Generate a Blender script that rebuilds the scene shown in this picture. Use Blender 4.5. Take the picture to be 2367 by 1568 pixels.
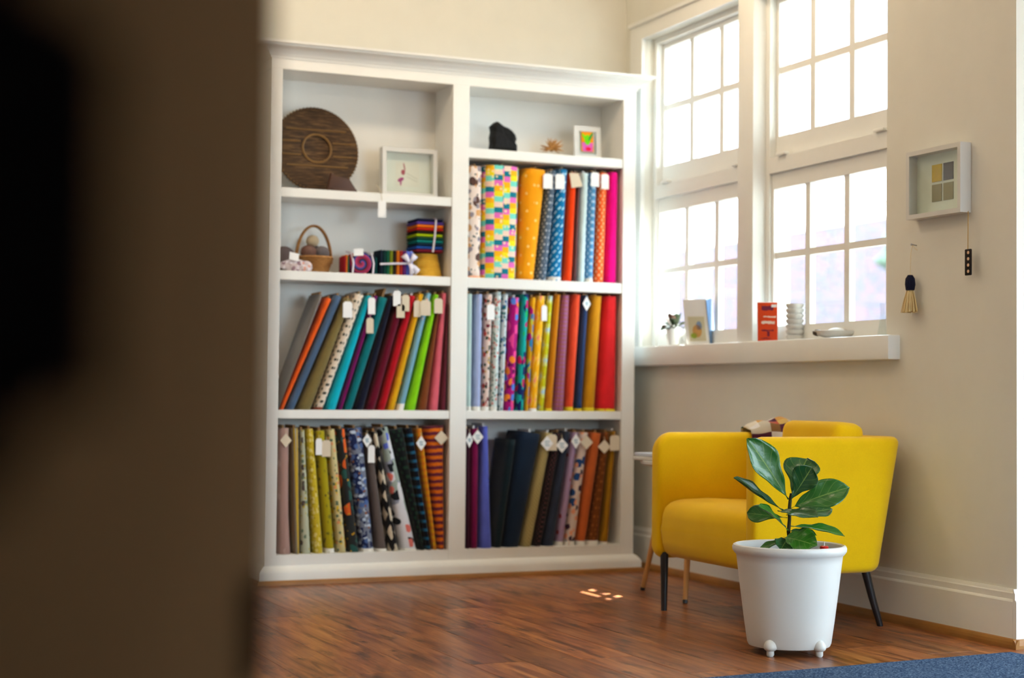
import bpy, bmesh, math, random
from mathutils import Vector, Matrix, noise as mnoise
random.seed(7)
D = bpy.data
scene = bpy.context.scene
col = scene.collection
for o in list(D.objects): D.objects.remove(o)

# ------------------------------------------------------------------ camera
FPX, YAW, PITCH, ROLL = 3748.45, .4098, .0345, .0096
CAM = Vector((-3.8467, -7.4131, .855)); CX, CY = 1183.5, 784.0
F = Vector((math.sin(YAW)*math.cos(PITCH), math.cos(YAW)*math.cos(PITCH), math.sin(PITCH)))
r_ = Vector((math.cos(YAW), -math.sin(YAW), 0)); u_ = r_.cross(F)
R = math.cos(ROLL)*r_ + math.sin(ROLL)*u_; U = -math.sin(ROLL)*r_ + math.cos(ROLL)*u_
cam = D.cameras.new('camera'); camo = D.objects.new('camera', cam); col.objects.link(camo)
cam.sensor_width = 36; cam.lens = FPX/2367*36; cam.clip_start = .02
m = Matrix((R, U, -F)).transposed().to_4x4(); m.translation = CAM; camo.matrix_world = m
scene.camera = camo
cam.dof.use_dof = True; cam.dof.focus_distance = 5.5; cam.dof.aperture_fstop = 1.9

def ray(px, py): return (px-CX)/FPX*R - (py-CY)/FPX*U + F
def on(px, py, ax, val):
    d = ray(px, py); t = (val-CAM[ax])/d[ax]; return CAM + t*d
def at(px, py, dep): return CAM + dep*ray(px, py)

# ------------------------------------------------------------------ world, sun, exposure
w = D.worlds.new('sky'); scene.world = w; w.use_nodes = True
bg = w.node_tree.nodes['Background']; bg.inputs[0].default_value = (.70, .86, 1, 1); bg.inputs[1].default_value = 14.0
sun = D.lights.new('sun', 'SUN'); suno = D.objects.new('sun', sun); col.objects.link(suno)
sun.energy = 45; sun.angle = .009; sun.color = (1, .95, .86)
suno.rotation_euler = Vector((-.527, -.46, -1)).to_track_quat('-Z', 'Y').to_euler()
suno.location = (4, 3, 8)
vs = scene.view_settings
vs.view_transform = 'Standard'; vs.look = 'None'; vs.gamma = 1; vs.use_curve_mapping = False; vs.exposure = 0.08

def portal(name, loc, sx, sy, direction):
    l = D.lights.new(name, 'AREA'); l.shape = 'RECTANGLE'; l.size = sx; l.size_y = sy
    l.cycles.is_portal = True
    o = D.objects.new(name, l); col.objects.link(o); o.location = loc
    o.rotation_euler = Vector(direction).to_track_quat('-Z', 'Y').to_euler()
portal('window_portal', (.23, -1.21, 1.9), 2.1, 1.7, (-1, 0, 0))
portal('added_window_portal', (.575, -7.3, 1.48), 2.4, 2.3, (0, 1, 0))
portal('shopfront_portal', (1.97, -3.95, 1.35), 1.8, 2.6, (-1, 0, 0))

# ------------------------------------------------------------------ materials
def lin(c):
    return tuple(((v/255)/12.92 if v/255 <= .04045 else ((v/255+.055)/1.055)**2.4) for v in c) + (1,)
MATS = {}
class NT:
    def __init__(s, name, rough=.6, spec=.4):
        s.m = D.materials.new(name); s.m.use_nodes = True; s.t = s.m.node_tree; s.n = s.t.nodes; s.l = s.t.links
        s.b = s.n['Principled BSDF']; s.b.inputs['Roughness'].default_value = rough
        s.b.inputs['Specular IOR Level'].default_value = spec
    def put(s, sock, v):
        if isinstance(v, bpy.types.NodeSocket): s.l.new(v, sock)
        elif isinstance(v, tuple) and len(v) == 3 and sock.type == 'RGBA': sock.default_value = lin(v)
        else: sock.default_value = v
    def math(s, op, a, b=0.0, c=None):
        n = s.n.new('ShaderNodeMath'); n.operation = op
        s.put(n.inputs[0], a); s.put(n.inputs[1], b)
        if c is not None: s.put(n.inputs[2], c)
        return n.outputs[0]
    def mix(s, f, a, b, mode='MIX'):
        n = s.n.new('ShaderNodeMix'); n.data_type = 'RGBA'; n.blend_type = mode
        s.put(n.inputs[0], f); s.put(n.inputs[6], a); s.put(n.inputs[7], b)
        return n.outputs[2]
    def coord(s, kind='UV'):
        return s.n.new('ShaderNodeTexCoord').outputs[kind]
    def mapping(s, vec, scale=(1, 1, 1), loc=(0, 0, 0), rot=(0, 0, 0)):
        n = s.n.new('ShaderNodeMapping'); s.l.new(vec, n.inputs[0])
        n.inputs['Scale'].default_value = scale; n.inputs['Location'].default_value = loc; n.inputs['Rotation'].default_value = rot
        return n.outputs[0]
    def sep(s, vec):
        n = s.n.new('ShaderNodeSeparateXYZ'); s.l.new(vec, n.inputs[0]); return n.outputs
    def comb(s, x, y, z=0.0):
        n = s.n.new('ShaderNodeCombineXYZ'); s.put(n.inputs[0], x); s.put(n.inputs[1], y); s.put(n.inputs[2], z); return n.outputs[0]
    def noise(s, vec, scale, detail=3, rough=.55, dist=0):
        n = s.n.new('ShaderNodeTexNoise'); s.l.new(vec, n.inputs['Vector']); n.inputs['Scale'].default_value = scale
        n.inputs['Detail'].default_value = detail; n.inputs['Roughness'].default_value = rough; n.inputs['Distortion'].default_value = dist
        return n.outputs['Fac']
    def voro(s, vec, scale, rnd=1.0):
        n = s.n.new('ShaderNodeTexVoronoi'); s.l.new(vec, n.inputs['Vector']); n.voronoi_dimensions = '2D'
        n.inputs['Scale'].default_value = scale; n.inputs['Randomness'].default_value = rnd
        return n.outputs['Distance'], n.outputs['Color']
    def ramp(s, fac, stops, interp='LINEAR'):
        n = s.n.new('ShaderNodeValToRGB'); s.put(n.inputs[0], fac); cr = n.color_ramp; cr.interpolation = interp
        while len(cr.elements) < len(stops): cr.elements.new(.5)
        for e, (p, c) in zip(cr.elements, stops): e.position = p; e.color = lin(c)
        return n.outputs[0]
    def white(s, vec):
        n = s.n.new('ShaderNodeTexWhiteNoise'); n.noise_dimensions = '2D'; s.l.new(vec, n.inputs['Vector']); return n.outputs['Value']
    def rand(s):
        return s.n.new('ShaderNodeObjectInfo').outputs['Random']
    def color(s, c): s.put(s.b.inputs['Base Color'], c)
    def bump(s, h, strength=.2, dist=.002):
        n = s.n.new('ShaderNodeBump'); s.l.new(h, n.inputs['Height']); n.inputs['Strength'].default_value = strength; n.inputs['Distance'].default_value = dist
        s.l.new(n.outputs[0], s.b.inputs['Normal'])

def plain(name, c, rough=.6, spec=.4, var=.06, metal=0, bump=0, bscale=200):
    if name in MATS: return MATS[name]
    t = NT(name, rough, spec); v = t.coord('Object')
    n = t.noise(v, 6, 4)
    a = tuple(min(255, x*(1+var)) for x in c); b = tuple(x*(1-var) for x in c)
    t.color(t.mix(n, b, a)); t.b.inputs['Metallic'].default_value = metal
    if bump: t.bump(t.noise(v, bscale, 2), bump, .002)
    MATS[name] = t.m; return t.m

def fab(name):
    t = NT(name, .85, .15)
    try: t.b.inputs['Sheen Weight'].default_value = .15
    except Exception: pass
    return t
def weave(t, uv):
    s = t.sep(uv)
    a = t.math('SINE', t.math('MULTIPLY', s[0], 1800.0)); b = t.math('SINE', t.math('MULTIPLY', s[1], 1800.0))
    big = t.noise(uv, 22, 3)
    t.bump(t.math('ADD', t.math('MULTIPLY', t.math('MULTIPLY', a, b), .12), big), .35, .004)
def f_solid(name, c, var=.10):
    t = fab(name); uv = t.coord('UV'); n = t.noise(uv, 14, 4)
    t.color(t.mix(n, tuple(x*(1-var) for x in c), tuple(min(255, x*(1+var)) for x in c))); weave(t, uv); return t.m
def f_print(name, base, layers, base2=None):
    """layers: (cells per metre, radius, share of cells, colour, stretch)"""
    t = fab(name); uv = t.coord('UV'); c = base
    if base2: c = t.mix(t.math('GREATER_THAN', t.noise(uv, 16, 2), .52), base, base2)
    for i, (sc, rad, share, colr, st) in enumerate(layers):
        v = t.mapping(uv, (1, st, 1), (i*1.37, i*.71, 0), (0, 0, .5*i))
        d = t.noise(v, sc*1.6, 2); vv = t.mapping(v)
        dist, cc = t.voro(vv, sc)
        dist = t.math('ADD', dist, t.math('MULTIPLY', t.math('SUBTRACT', d, .5), .35))
        sx = t.sep(cc)[0]
        f = t.math('MULTIPLY', t.math('LESS_THAN', dist, rad), t.math('LESS_THAN', sx, share))
        c = t.mix(f, c, colr)
    t.color(c); weave(t, uv); return t.m
def f_dots(name, base, dot, pitch=.03, rad=.3, tri=False):
    t = fab(name); uv = t.coord('UV'); s = t.sep(t.mapping(uv, (1, 1, 1), (0, 0, 0), (0, 0, .785)))
    fx = t.math('SUBTRACT', t.math('FRACT', t.math('DIVIDE', s[0], pitch)), .5)
    fy = t.math('SUBTRACT', t.math('FRACT', t.math('DIVIDE', s[1], pitch)), .5)
    if tri: d = t.math('ADD', t.math('ABSOLUTE', fx), t.math('ABSOLUTE', t.math('MAXIMUM', fy, -.05)))
    else: d = t.math('SQRT', t.math('ADD', t.math('MULTIPLY', fx, fx), t.math('MULTIPLY', fy, fy)))
    t.color(t.mix(t.math('LESS_THAN', d, rad), base, dot)); weave(t, uv); return t.m
def f_blocks(name, pal, w=.045, h=.03):
    t = fab(name); uv = t.coord('UV'); s = t.sep(uv)
    u = t.math('FLOOR', t.math('DIVIDE', s[0], w))
    v = t.math('FLOOR', t.math('DIVIDE', t.math('ADD', s[1], t.math('MULTIPLY', u, h*.75)), h))
    k = len(pal)
    idx = t.math('FRACT', t.math('DIVIDE', t.math('ADD', v, t.math('MULTIPLY', u, 3.0)), float(k)))
    c = pal[0]
    for i in range(1, k):
        n = t.n.new('ShaderNodeMath'); n.operation = 'COMPARE'; t.put(n.inputs[0], idx); n.inputs[1].default_value = i/k; n.inputs[2].default_value = .04
        c = t.mix(n.outputs[0], c, pal[i])
    dist, cc = t.voro(t.mapping(uv), 46)
    f = t.math('MULTIPLY', t.math('LESS_THAN', dist, .25), t.math('LESS_THAN', t.sep(cc)[0], .22))
    c = t.mix(f, c, (250, 230, 180)); t.color(c); weave(t, uv); return t.m
def f_stripe(name, pal, period=.05, axis=1, slant=0.0, wob=0.0):
    t = fab(name); uv = t.coord('UV'); s = t.sep(uv)
    x = t.math('ADD', s[axis], t.math('MULTIPLY', s[1-axis], slant))
    if wob: x = t.math('ADD', x, t.math('MULTIPLY', t.math('SUBTRACT', t.noise(uv, 25, 2), .5), wob))
    fr = t.math('FRACT', t.math('DIVIDE', x, period)); k = len(pal)
    t.color(t.ramp(fr, [(max(0, i/k-.001), p) for i, p in enumerate(pal)], 'CONSTANT')); weave(t, uv); return t.m
def f_plaid(name, c0, c1, c2, p=.018):
    t = fab(name); uv = t.coord('UV'); s = t.sep(uv)
    a = t.math('GREATER_THAN', t.math('FRACT', t.math('DIVIDE', s[0], p)), .5)
    b = t.math('GREATER_THAN', t.math('FRACT', t.math('DIVIDE', s[1], p)), .55)
    t.color(t.mix(t.math('MULTIPLY', b, .6), t.mix(t.math('MULTIPLY', a, .6), c0, c1), c2)); weave(t, uv); return t.m
def f_diamond(name, base, c1, c2, px=.05, py=.07, wob=.012):
    t = fab(name); uv = t.coord('UV'); n = t.noise(uv, 60, 2)
    s = t.sep(uv); k = t.math('MULTIPLY', t.math('SUBTRACT', n, .5), wob*2)
    row = t.math('FLOOR', t.math('DIVIDE', s[1], py))
    off = t.math('MULTIPLY', t.math('MODULO', row, 2.0), .5)
    fx = t.math('ABSOLUTE', t.math('SUBTRACT', t.math('FRACT', t.math('ADD', t.math('DIVIDE', t.math('ADD', s[0], k), px), off)), .5))
    fy = t.math('ABSOLUTE', t.math('SUBTRACT', t.math('FRACT', t.math('DIVIDE', t.math('ADD', s[1], k), py)), .5))
    d = t.math('ADD', fx, fy)
    c = t.mix(t.math('LESS_THAN', d, .42), base, c1); c = t.mix(t.math('LESS_THAN', d, .2), c, c2)
    t.color(c); weave(t, uv); return t.m

M_WALL = plain('wall_paint', (226, 224, 214), .75, .25, .02, bump=.05, bscale=90)
M_CEIL = plain('ceiling_paint', (238, 236, 230), .8, .2, .02)
M_TRIM = plain('white_gloss_paint', (238, 238, 234), .35, .4, .015)
M_SHELF = plain('white_bookcase_paint', (240, 239, 234), .42, .4, .015)
M_SHOE = plain('varnished_pine', (150, 102, 48), .45, .4, .18)
M_CARD = plain('cardboard', (176, 136, 92), .8, .2, .12)
M_TAGW = plain('tag_white', (246, 246, 246), .6, .3, .02)
M_TAGB = plain('tag_beige', (222, 208, 184), .7, .3, .05)
M_STRING = plain('string', (214, 200, 170), .8, .2)
M_BLACK = plain('black_metal', (30, 30, 33), .4, .5, .05)
M_WHITE_PL = plain('white_plastic', (214, 213, 209), .38, .45, .02)
M_SELV_W = plain('selvedge_white', (236, 234, 228), .8, .2)
M_SELV_Y = plain('selvedge_yellow', (226, 200, 40), .8, .2)
M_SELV_O = plain('selvedge_orange', (250, 170, 120), .8, .2)
M_MARK = plain('teal_print', (70, 140, 160), .7, .2)

def floor_mat():
    t = NT('wood_laminate', .3, .35); v = t.coord('Object'); rd = t.rand()
    sh = t.comb(t.math('MULTIPLY', rd, 37.0), t.math('MULTIPLY', rd, 91.0), 0.0)
    ad = t.n.new('ShaderNodeVectorMath'); ad.operation = 'ADD'; t.l.new(v, ad.inputs[0]); t.l.new(sh, ad.inputs[1])
    g = t.mapping(ad.outputs[0], (14, 1.1, 1)); grain = t.noise(g, 2.2, 6, .62, .6)
    fine = t.noise(t.mapping(ad.outputs[0], (120, 3, 1)), 2, 4, .6)
    patch = t.noise(t.mapping(ad.outputs[0], (3.5, .9, 1)), 2.0, 3, .5)
    c = t.ramp(grain, [(.30, (56, 27, 12)), (.43, (130, 72, 34)), (.55, (172, 106, 54)), (.74, (204, 138, 78))])
    c = t.mix(t.math('MULTIPLY', fine, .35), c, (98, 58, 34))
    c = t.mix(t.math('MULTIPLY', t.math('GREATER_THAN', patch, .5), .28), c, (124, 66, 46))
    dist, cc = t.voro(t.mapping(ad.outputs[0], (3.2, 1, 1)), 2.2)
    kn = t.math('MULTIPLY', t.math('SUBTRACT', 1.0, t.math('MINIMUM', t.math('MULTIPLY', dist, 7.0), 1.0)), t.math('GREATER_THAN', t.noise(v, 30, 3), .47))
    c = t.mix(t.math('MULTIPLY', kn, .95), c, (36, 16, 8))
    dk = t.noise(t.mapping(ad.outputs[0], (5.5, 1.3, 1)), 2.3, 5, .62)
    c = t.mix(t.math('MULTIPLY', t.math('MINIMUM', t.math('MAXIMUM', t.math('MULTIPLY', t.math('SUBTRACT', dk, .56), 9.0), 0.0), 1.0), .85), c, (48, 24, 14))
    br = t.math('ADD', .72, t.math('MULTIPLY', rd, .42))
    mx = t.n.new('ShaderNodeVectorMath'); mx.operation = 'SCALE'; t.l.new(c, mx.inputs[0]); t.l.new(br, mx.inputs['Scale'])
    t.color(mx.outputs[0]); t.put(t.b.inputs['Roughness'], t.math('ADD', .24, t.math('MULTIPLY', fine, .16)))
    t.bump(fine, .08, .001); return t.m
M_FLOOR = floor_mat()
M_GAP = plain('subfloor', (40, 24, 14), .8, .2)

def glass_mat():
    m_ = D.materials.new('window_glass'); m_.use_nodes = True; nt = m_.node_tree; nt.nodes.clear()
    o = nt.nodes.new('ShaderNodeOutputMaterial'); tr = nt.nodes.new('ShaderNodeBsdfTransparent'); gl = nt.nodes.new('ShaderNodeBsdfGlossy')
    gl.inputs['Roughness'].default_value = .03; tr.inputs[0].default_value = (.96, .98, .98, 1)
    mx = nt.nodes.new('ShaderNodeMixShader'); mx.inputs[0].default_value = .05
    nt.links.new(tr.outputs[0], mx.inputs[1]); nt.links.new(gl.outputs[0], mx.inputs[2]); nt.links.new(mx.outputs[0], o.inputs[0])
    return m_
M_GLASS = glass_mat()
def emit_mat(name, c, s):
    m_ = D.materials.new(name); m_.use_nodes = True; nt = m_.node_tree; nt.nodes.clear()
    o = nt.nodes.new('ShaderNodeOutputMaterial'); e = nt.nodes.new('ShaderNodeEmission'); e.inputs[0].default_value = lin(c); e.inputs[1].default_value = s
    nt.links.new(e.outputs[0], o.inputs[0]); return m_

# ------------------------------------------------------------------ mesh helpers
def tag(o, label=None, cat=None, group=None, kind=None):
    if label: o['label'] = label
    if cat: o['category'] = cat
    if group: o['group'] = group
    if kind: o['kind'] = kind
    return o
def empty(name, loc=(0, 0, 0), rz=0.0):
    o = D.objects.new(name, None); col.objects.link(o); o.location = loc; o.rotation_euler = (0, 0, rz); o.empty_display_size = .1
    return o
def link(name, me, mat, parent=None, smooth=False):
    if mat is not None and not me.materials: me.materials.append(mat)
    if smooth:
        for p in me.polygons: p.use_smooth = True
    o = D.objects.new(name, me); col.objects.link(o)
    if parent is not None:
        o.parent = parent
        o.matrix_parent_inverse = (Matrix.Translation(parent.location) @ parent.rotation_euler.to_matrix().to_4x4()).inverted() if parent.type == 'EMPTY' else Matrix()
        if parent.type != 'EMPTY' and parent.parent is not None and parent.parent.type == 'EMPTY': pass
    return o
# all meshes are written in world coordinates; a parent Empty's transform is undone by matrix_parent_inverse
def bm_obj(name, bm, mat, parent=None, smooth=False, auto=None):
    me = D.meshes.new(name); bmesh.ops.recalc_face_normals(bm, faces=bm.faces[:]); bm.to_mesh(me); bm.free()
    o = link(name, me, mat, parent, smooth)
    if auto is not None:
        for p in me.polygons: p.use_smooth = True
        me.set_sharp_from_angle(angle=auto)
    return o
def add_box(bm, x0, x1, y0, y1, z0, z1, M=None):
    vs_ = [bm.verts.new((x, y, z)) for x in (x0, x1) for y in (y0, y1) for z in (z0, z1)]
    if M is not None:
        for v in vs_: v.co = M @ v.co
    fs = [(0, 1, 3, 2), (4, 6, 7, 5), (0, 4, 5, 1), (2, 3, 7, 6), (0, 2, 6, 4), (1, 5, 7, 3)]
    return [bm.faces.new([vs_[i] for i in f]) for f in fs]
def box(name, x0, x1, y0, y1, z0, z1, mat, parent=None, bev=0.0, seg=2, M=None):
    bm = bmesh.new(); add_box(bm, min(x0, x1), max(x0, x1), min(y0, y1), max(y0, y1), min(z0, z1), max(z0, z1))
    if bev: bmesh.ops.bevel(bm, geom=bm.edges[:], offset=bev, segments=seg, affect='EDGES', profile=.5)
    if M is not None: bmesh.ops.transform(bm, matrix=M, verts=bm.verts[:])
    return bm_obj(name, bm, mat, parent, auto=.6 if bev else None)
def boxes(name, lst, mat, parent=None):
    bm = bmesh.new()
    for b in lst: add_box(bm, *b)
    return bm_obj(name, bm, mat, parent)
def lathe(name, prof, mat, parent=None, segs=32, M=None, cap=True):
    bm = bmesh.new(); rings = []
    for r, z in prof:
        rings.append([bm.verts.new((r*math.cos(a), r*math.sin(a), z)) for a in (2*math.pi*i/segs for i in range(segs))])
    for A, B in zip(rings, rings[1:]):
        for i in range(segs): bm.faces.new((A[i], A[(i+1) % segs], B[(i+1) % segs], B[i]))
    if cap:
        bm.faces.new(rings[0]); bm.faces.new(rings[-1])
    if M is not None: bmesh.ops.transform(bm, matrix=M, verts=bm.verts[:])
    return bm_obj(name, bm, mat, parent, auto=.7)
def tube_bm(bm, pts, rad, segs=8, closed=False):
    pts = [Vector(p) for p in pts]; n = len(pts); rings = []
    prev = None
    for i, p in enumerate(pts):
        a = pts[(i-1) % n] if (closed or i > 0) else p; b = pts[(i+1) % n] if (closed or i < n-1) else p
        t = (b-a).normalized()
        if prev is None:
            s = t.cross(Vector((0, 0, 1)) if abs(t.z) < .9 else Vector((1, 0, 0))).normalized()
        else:
            s = (prev - t*prev.dot(t)).normalized()
        prev = s; q = t.cross(s); r = rad[i] if isinstance(rad, (list, tuple)) else rad
        rings.append([bm.verts.new(p + r*(math.cos(k)*s + math.sin(k)*q)) for k in (2*math.pi*j/segs for j in range(segs))])
    for i in range(n if closed else n-1):
        A, B = rings[i], rings[(i+1) % n]
        for j in range(segs): bm.faces.new((A[j], A[(j+1) % segs], B[(j+1) % segs], B[j]))
    if not closed:
        bm.faces.new(rings[0]); bm.faces.new(rings[-1][::-1])
def tube(name, pts, rad, mat, parent=None, segs=8, closed=False):
    bm = bmesh.new(); tube_bm(bm, pts, rad, segs, closed); return bm_obj(name, bm, mat, parent, auto=.9)
def prism(name, poly, ax, lo, hi, mat, parent=None, bev=0.0):
    """poly in the two axes other than ax, extruded lo..hi along ax"""
    bm = bmesh.new(); def_ = lambda p, t: {0: (t, p[0], p[1]), 1: (p[0], t, p[1]), 2: (p[0], p[1], t)}[ax]
    A = [bm.verts.new(def_(p, lo)) for p in poly]; B = [bm.verts.new(def_(p, hi)) for p in poly]; n = len(poly)
    bm.faces.new(A); bm.faces.new(B[::-1])
    for i in range(n): bm.faces.new((A[i], A[(i+1) % n], B[(i+1) % n], B[i]))
    if bev: bmesh.ops.bevel(bm, geom=bm.edges[:], offset=bev, segments=2, affect='EDGES', profile=.5)
    return bm_obj(name, bm, mat, parent, auto=.6 if bev else None)
def blob(name, c, rad, mat, parent=None, sub=3, amp=.0, fr=8, seed=0):
    bm = bmesh.new(); bmesh.ops.create_icosphere(bm, subdivisions=sub, radius=1)
    for v in bm.verts:
        k = 1 + amp*mnoise.noise(v.co*fr/4 + Vector((seed, seed*.7, 0)))
        v.co = Vector(c) + Vector((v.co.x*rad[0], v.co.y*rad[1], v.co.z*rad[2]))*k
    return bm_obj(name, bm, mat, parent, smooth=True)
def struct(o): o['kind'] = 'structure'; return o

# ------------------------------------------------------------------ room shell
YC = -2.953; ZC = 3.3; XR = 1.95; YP = -7.265
struct(boxes('wall_back', [(-6.1, .2, 0, .15, 0, ZC)], M_WALL))
# window wall, with the opening left free
WY0, WY1, WZ0, WZ1 = -.214, -2.214, 1.06, 2.66
struct(boxes('wall_right', [(0, .2, YC, 0, 0, WZ0), (0, .2, YC, 0, WZ1, ZC), (0, .2, WY0, 0, WZ0, WZ1), (0, .2, YC, WY1, WZ0, WZ1)], M_WALL))
struct(boxes('wall_alcove', [(.2, XR+.15, YC, YC+.15, 0, ZC)], M_WALL))
struct(boxes('wall_left', [(-6.1, -5.95, YP, 0, 0, ZC)], M_WALL))
struct(boxes('wall_shopfront', [(XR, XR+.15, YP, -4.8, 0, ZC), (XR, XR+.15, -3.1, YC, 0, ZC), (XR, XR+.15, -4.8, -3.1, 2.6, ZC), (XR, XR+.15, -4.8, -3.1, 0, .1)], M_WALL))
HX = CAM.x - .16; DW = .86
struct(boxes('wall_front', [(-6.1, HX-.04, YP-.12, YP, 0, ZC), (HX+DW+.06, -.6, YP-.12, YP, 0, ZC), (1.75, XR+.15, YP-.12, YP, 0, ZC), (-.6, 1.75, YP-.12, YP, 2.6, ZC), (-.6, 1.75, YP-.12, YP, 0, .35), (HX-.04, HX+DW+.06, YP-.12, YP, 2.12, ZC)], M_WALL))
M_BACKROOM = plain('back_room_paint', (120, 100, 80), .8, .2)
struct(boxes('wall_back_room', [(HX-1.2, HX-1.1, YP-2.2, YP-.12, 0, ZC), (HX+1.9, HX+2.0, YP-2.2, YP-.12, 0, ZC), (HX-1.2, HX+2.0, YP-2.3, YP-2.2, 0, ZC)], M_BACKROOM))
struct(boxes('ceiling', [(-6.1, XR+.15, YP-.12, .15, ZC, ZC+.12), (HX-1.2, HX+2.0, YP-2.3, YP-.12, ZC, ZC+.12)], M_CEIL))
fl = struct(boxes('floor', [(-6.1, XR+.15, YP-.12, .15, -.12, -.012), (HX-1.2, HX+2.0, YP-2.3, YP-.12, -.12, -.012)], M_GAP))
# planks, running along the window wall
PW, PL = .19, 1.29
pm = []
for L in (PL, PL*.55):
    bm = bmesh.new(); add_box(bm, -PW/2+.0006, PW/2-.0006, 0, L-.0014, -.012, 0)
    bmesh.ops.bevel(bm, geom=[e for e in bm.edges if all(abs(v.co.z) < 1e-6 for v in e.verts)], offset=.0016, segments=1, affect='EDGES')
    me = D.meshes.new('plank'); bmesh.ops.recalc_face_normals(bm, faces=bm.faces[:]); bm.to_mesh(me); bm.free(); me.materials.append(M_FLOOR); pm.append(me)
x = -.095; k = 0
while x > -4.6:
    y = -.002 - (random.random())*PL*.9 if k else -.3
    y0 = 0.0
    # first short piece against the wall is a scaled plank
    first = True
    yy = y
    o = D.objects.new('plank', pm[0]); col.objects.link(o); o.parent = fl; o.location = (x, yy, 0); o.scale = (1, max(.02, -yy/PL), 1)
    while yy > YP:
        yy -= PL
        o = D.objects.new('plank', pm[0]); col.objects.link(o); o.parent = fl; o.location = (x, yy, 0)
    x -= PW; k += 1
    if k > 24: break
xl_end = x + PW/2
far = boxes('plank_field', [(-6.0, xl_end, YP, 0, -.012, -.0005), (.0, XR, YP, YC, -.012, -.0005), (HX-1.1, HX+1.9, YP-2.2, YP-PL, -.014, -.0008)], M_FLOOR, fl); far['kind'] = 'stuff'

# baseboards and shoe mouldings
def base_profile(off): return [(0, 0), (off, 0), (off, .158), (off-.003, .163), (off-.007, .166), (off-.007, .186), (off-.010, .190), (off-.013, .2015), (0, .2015)]
bb = prism('baseboard_right', [(-.001-p[0], p[1]) for p in base_profile(.018)], 1, YC-.0, -.0, M_TRIM); struct(bb)
# re-order axes: prism(ax=1) takes (x,z) pairs
shoe = [(0, 0), (.016, 0), (.0155, .012), (.012, .022), (.006, .029), (0, .032)]
struct(prism('trim_1', [(-.019-p[0], p[1]) for p in shoe], 1, YC-.035, -.02, M_SHOE))
struct(prism('baseboard_alcove', [(YC-.001-p[0], p[1]) for p in base_profile(.018)], 0, -.019, XR, M_TRIM))
struct(prism('trim_2', [(YC-.019-p[0], p[1]) for p in shoe], 0, -.035, XR, M_SHOE))
struct(prism('baseboard_back', [(-.001-p[0], p[1]) for p in base_profile(.018)], 0, -5.95, -.02, M_TRIM))

# ------------------------------------------------------------------ the double window
struct(prism('trim_3', [(WY0+.126, 1.1), (WY0, 1.1), (WY0, 2.66), (WY1-.0, 2.66), (WY1-.0, 2.73), (WY0+.126, 2.73)], 0, -.022, -.0005, M_TRIM, bev=.004))
struct(prism('trim_4', [(WY0+.13, 2.73), (WY1, 2.73), (WY1, 2.752), (WY0+.13, 2.752)], 0, -.035, -.0005, M_TRIM, bev=.003))
sill = box('window_sill', -.055, .16, -2.298, -.12, 1.005, 1.1, M_TRIM, None, .006); struct(sill); sill.name = 'trim_5'
struct(box('trim_6', -.018, .16, -1.263, -1.132, 1.1, 2.66, M_TRIM, None, .004))      # post between the two windows
def window(idx, ya, yb, cols):
    root = empty('window_%d' % idx, (.09, (ya+yb)/2, 1.1)); struct(root)
    X0, X1 = .06, .12
    # outer frame
    boxes('window_frame', [(.05, .16, ya-.03, ya, 1.1, 2.66), (.05, .16, yb, yb+.022, 1.1, 2.66), (.05, .16, yb+.022, ya-.03, 2.632, 2.66)], M_TRIM, root)
    rows_u = [(2.012, 2.293), (2.322, 2.61)]; rows_l = [(1.169, 1.467), (1.495, 1.776)]
    for nm, rows, zlo, zhi, xa, xb in (('upper_sash', rows_u, 1.915, 2.632, .085, .125), ('lower_sash', rows_l, 1.1, 1.845, .062, .102)):
        y_hi, y_lo = ya-.03, yb+.022
        parts = [(xa, xb, cols[0][0], y_hi, zlo, zhi), (xa, xb, y_lo, cols[-1][1], zlo, zhi),
                 (xa, xb, cols[-1][1], cols[0][0], zlo, rows[0][0]), (xa, xb, cols[-1][1], cols[0][0], rows[-1][1], zhi)]
        sash = boxes(nm, parts, M_TRIM, root)
        mid = (xa+xb)/2
        for a, b in zip(cols, cols[1:]):
            boxes('muntin', [(mid-.014, mid+.014, b[0], a[1], rows[0][0], rows[-1][1])], M_TRIM, sash)
        for c in cols:
            boxes('muntin', [(mid-.014, mid+.014, c[1], c[0], rows[0][1], rows[1][0])], M_TRIM, sash)
        for c in cols:
            for rz in rows:
                boxes('pane', [(mid-.002, mid+.002, c[1]-.003, c[0]+.003, rz[0]-.003, rz[1]+.003)], M_GLASS, sash)
    boxes('meeting_rail', [(.045, .13, yb+.022, ya-.03, 1.846, 1.914)], M_TRIM, root)
    for yy in (ya-.14, yb+.1):
        box('sash_lock', .03, .06, yy-.035, yy+.035, 1.915, 1.928, M_TRIM, root, .003)
window(1, -.214, -1.132, [(-.262, -.507), (-.545, -.79), (-.828, -1.075)])
window(2, -1.263, -2.214, [(-1.312, -1.549), (-1.585, -1.834), (-1.870, -2.125)])
# shop front glazing on the far side of the alcove
sf = struct(empty('window_3', (XR+.07, -3.95, .1)))
boxes('window_frame', [(XR+.04, XR+.11, yy-.035, yy+.035, .1, 2.6) for yy in (-4.765, -3.95, -3.135)] + [(XR+.04, XR+.11, -4.8, -3.1, zz, zz+.06) for zz in (.1, 2.0, 2.54)], M_TRIM, sf)
for ya, yb in ((-4.73, -3.985), (-3.915, -3.17)):
    for za, zb in ((.16, 2.0), (2.06, 2.54)):
        boxes('pane', [(XR+.073, XR+.077, ya, yb, za, zb)], M_GLASS, sf)

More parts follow.
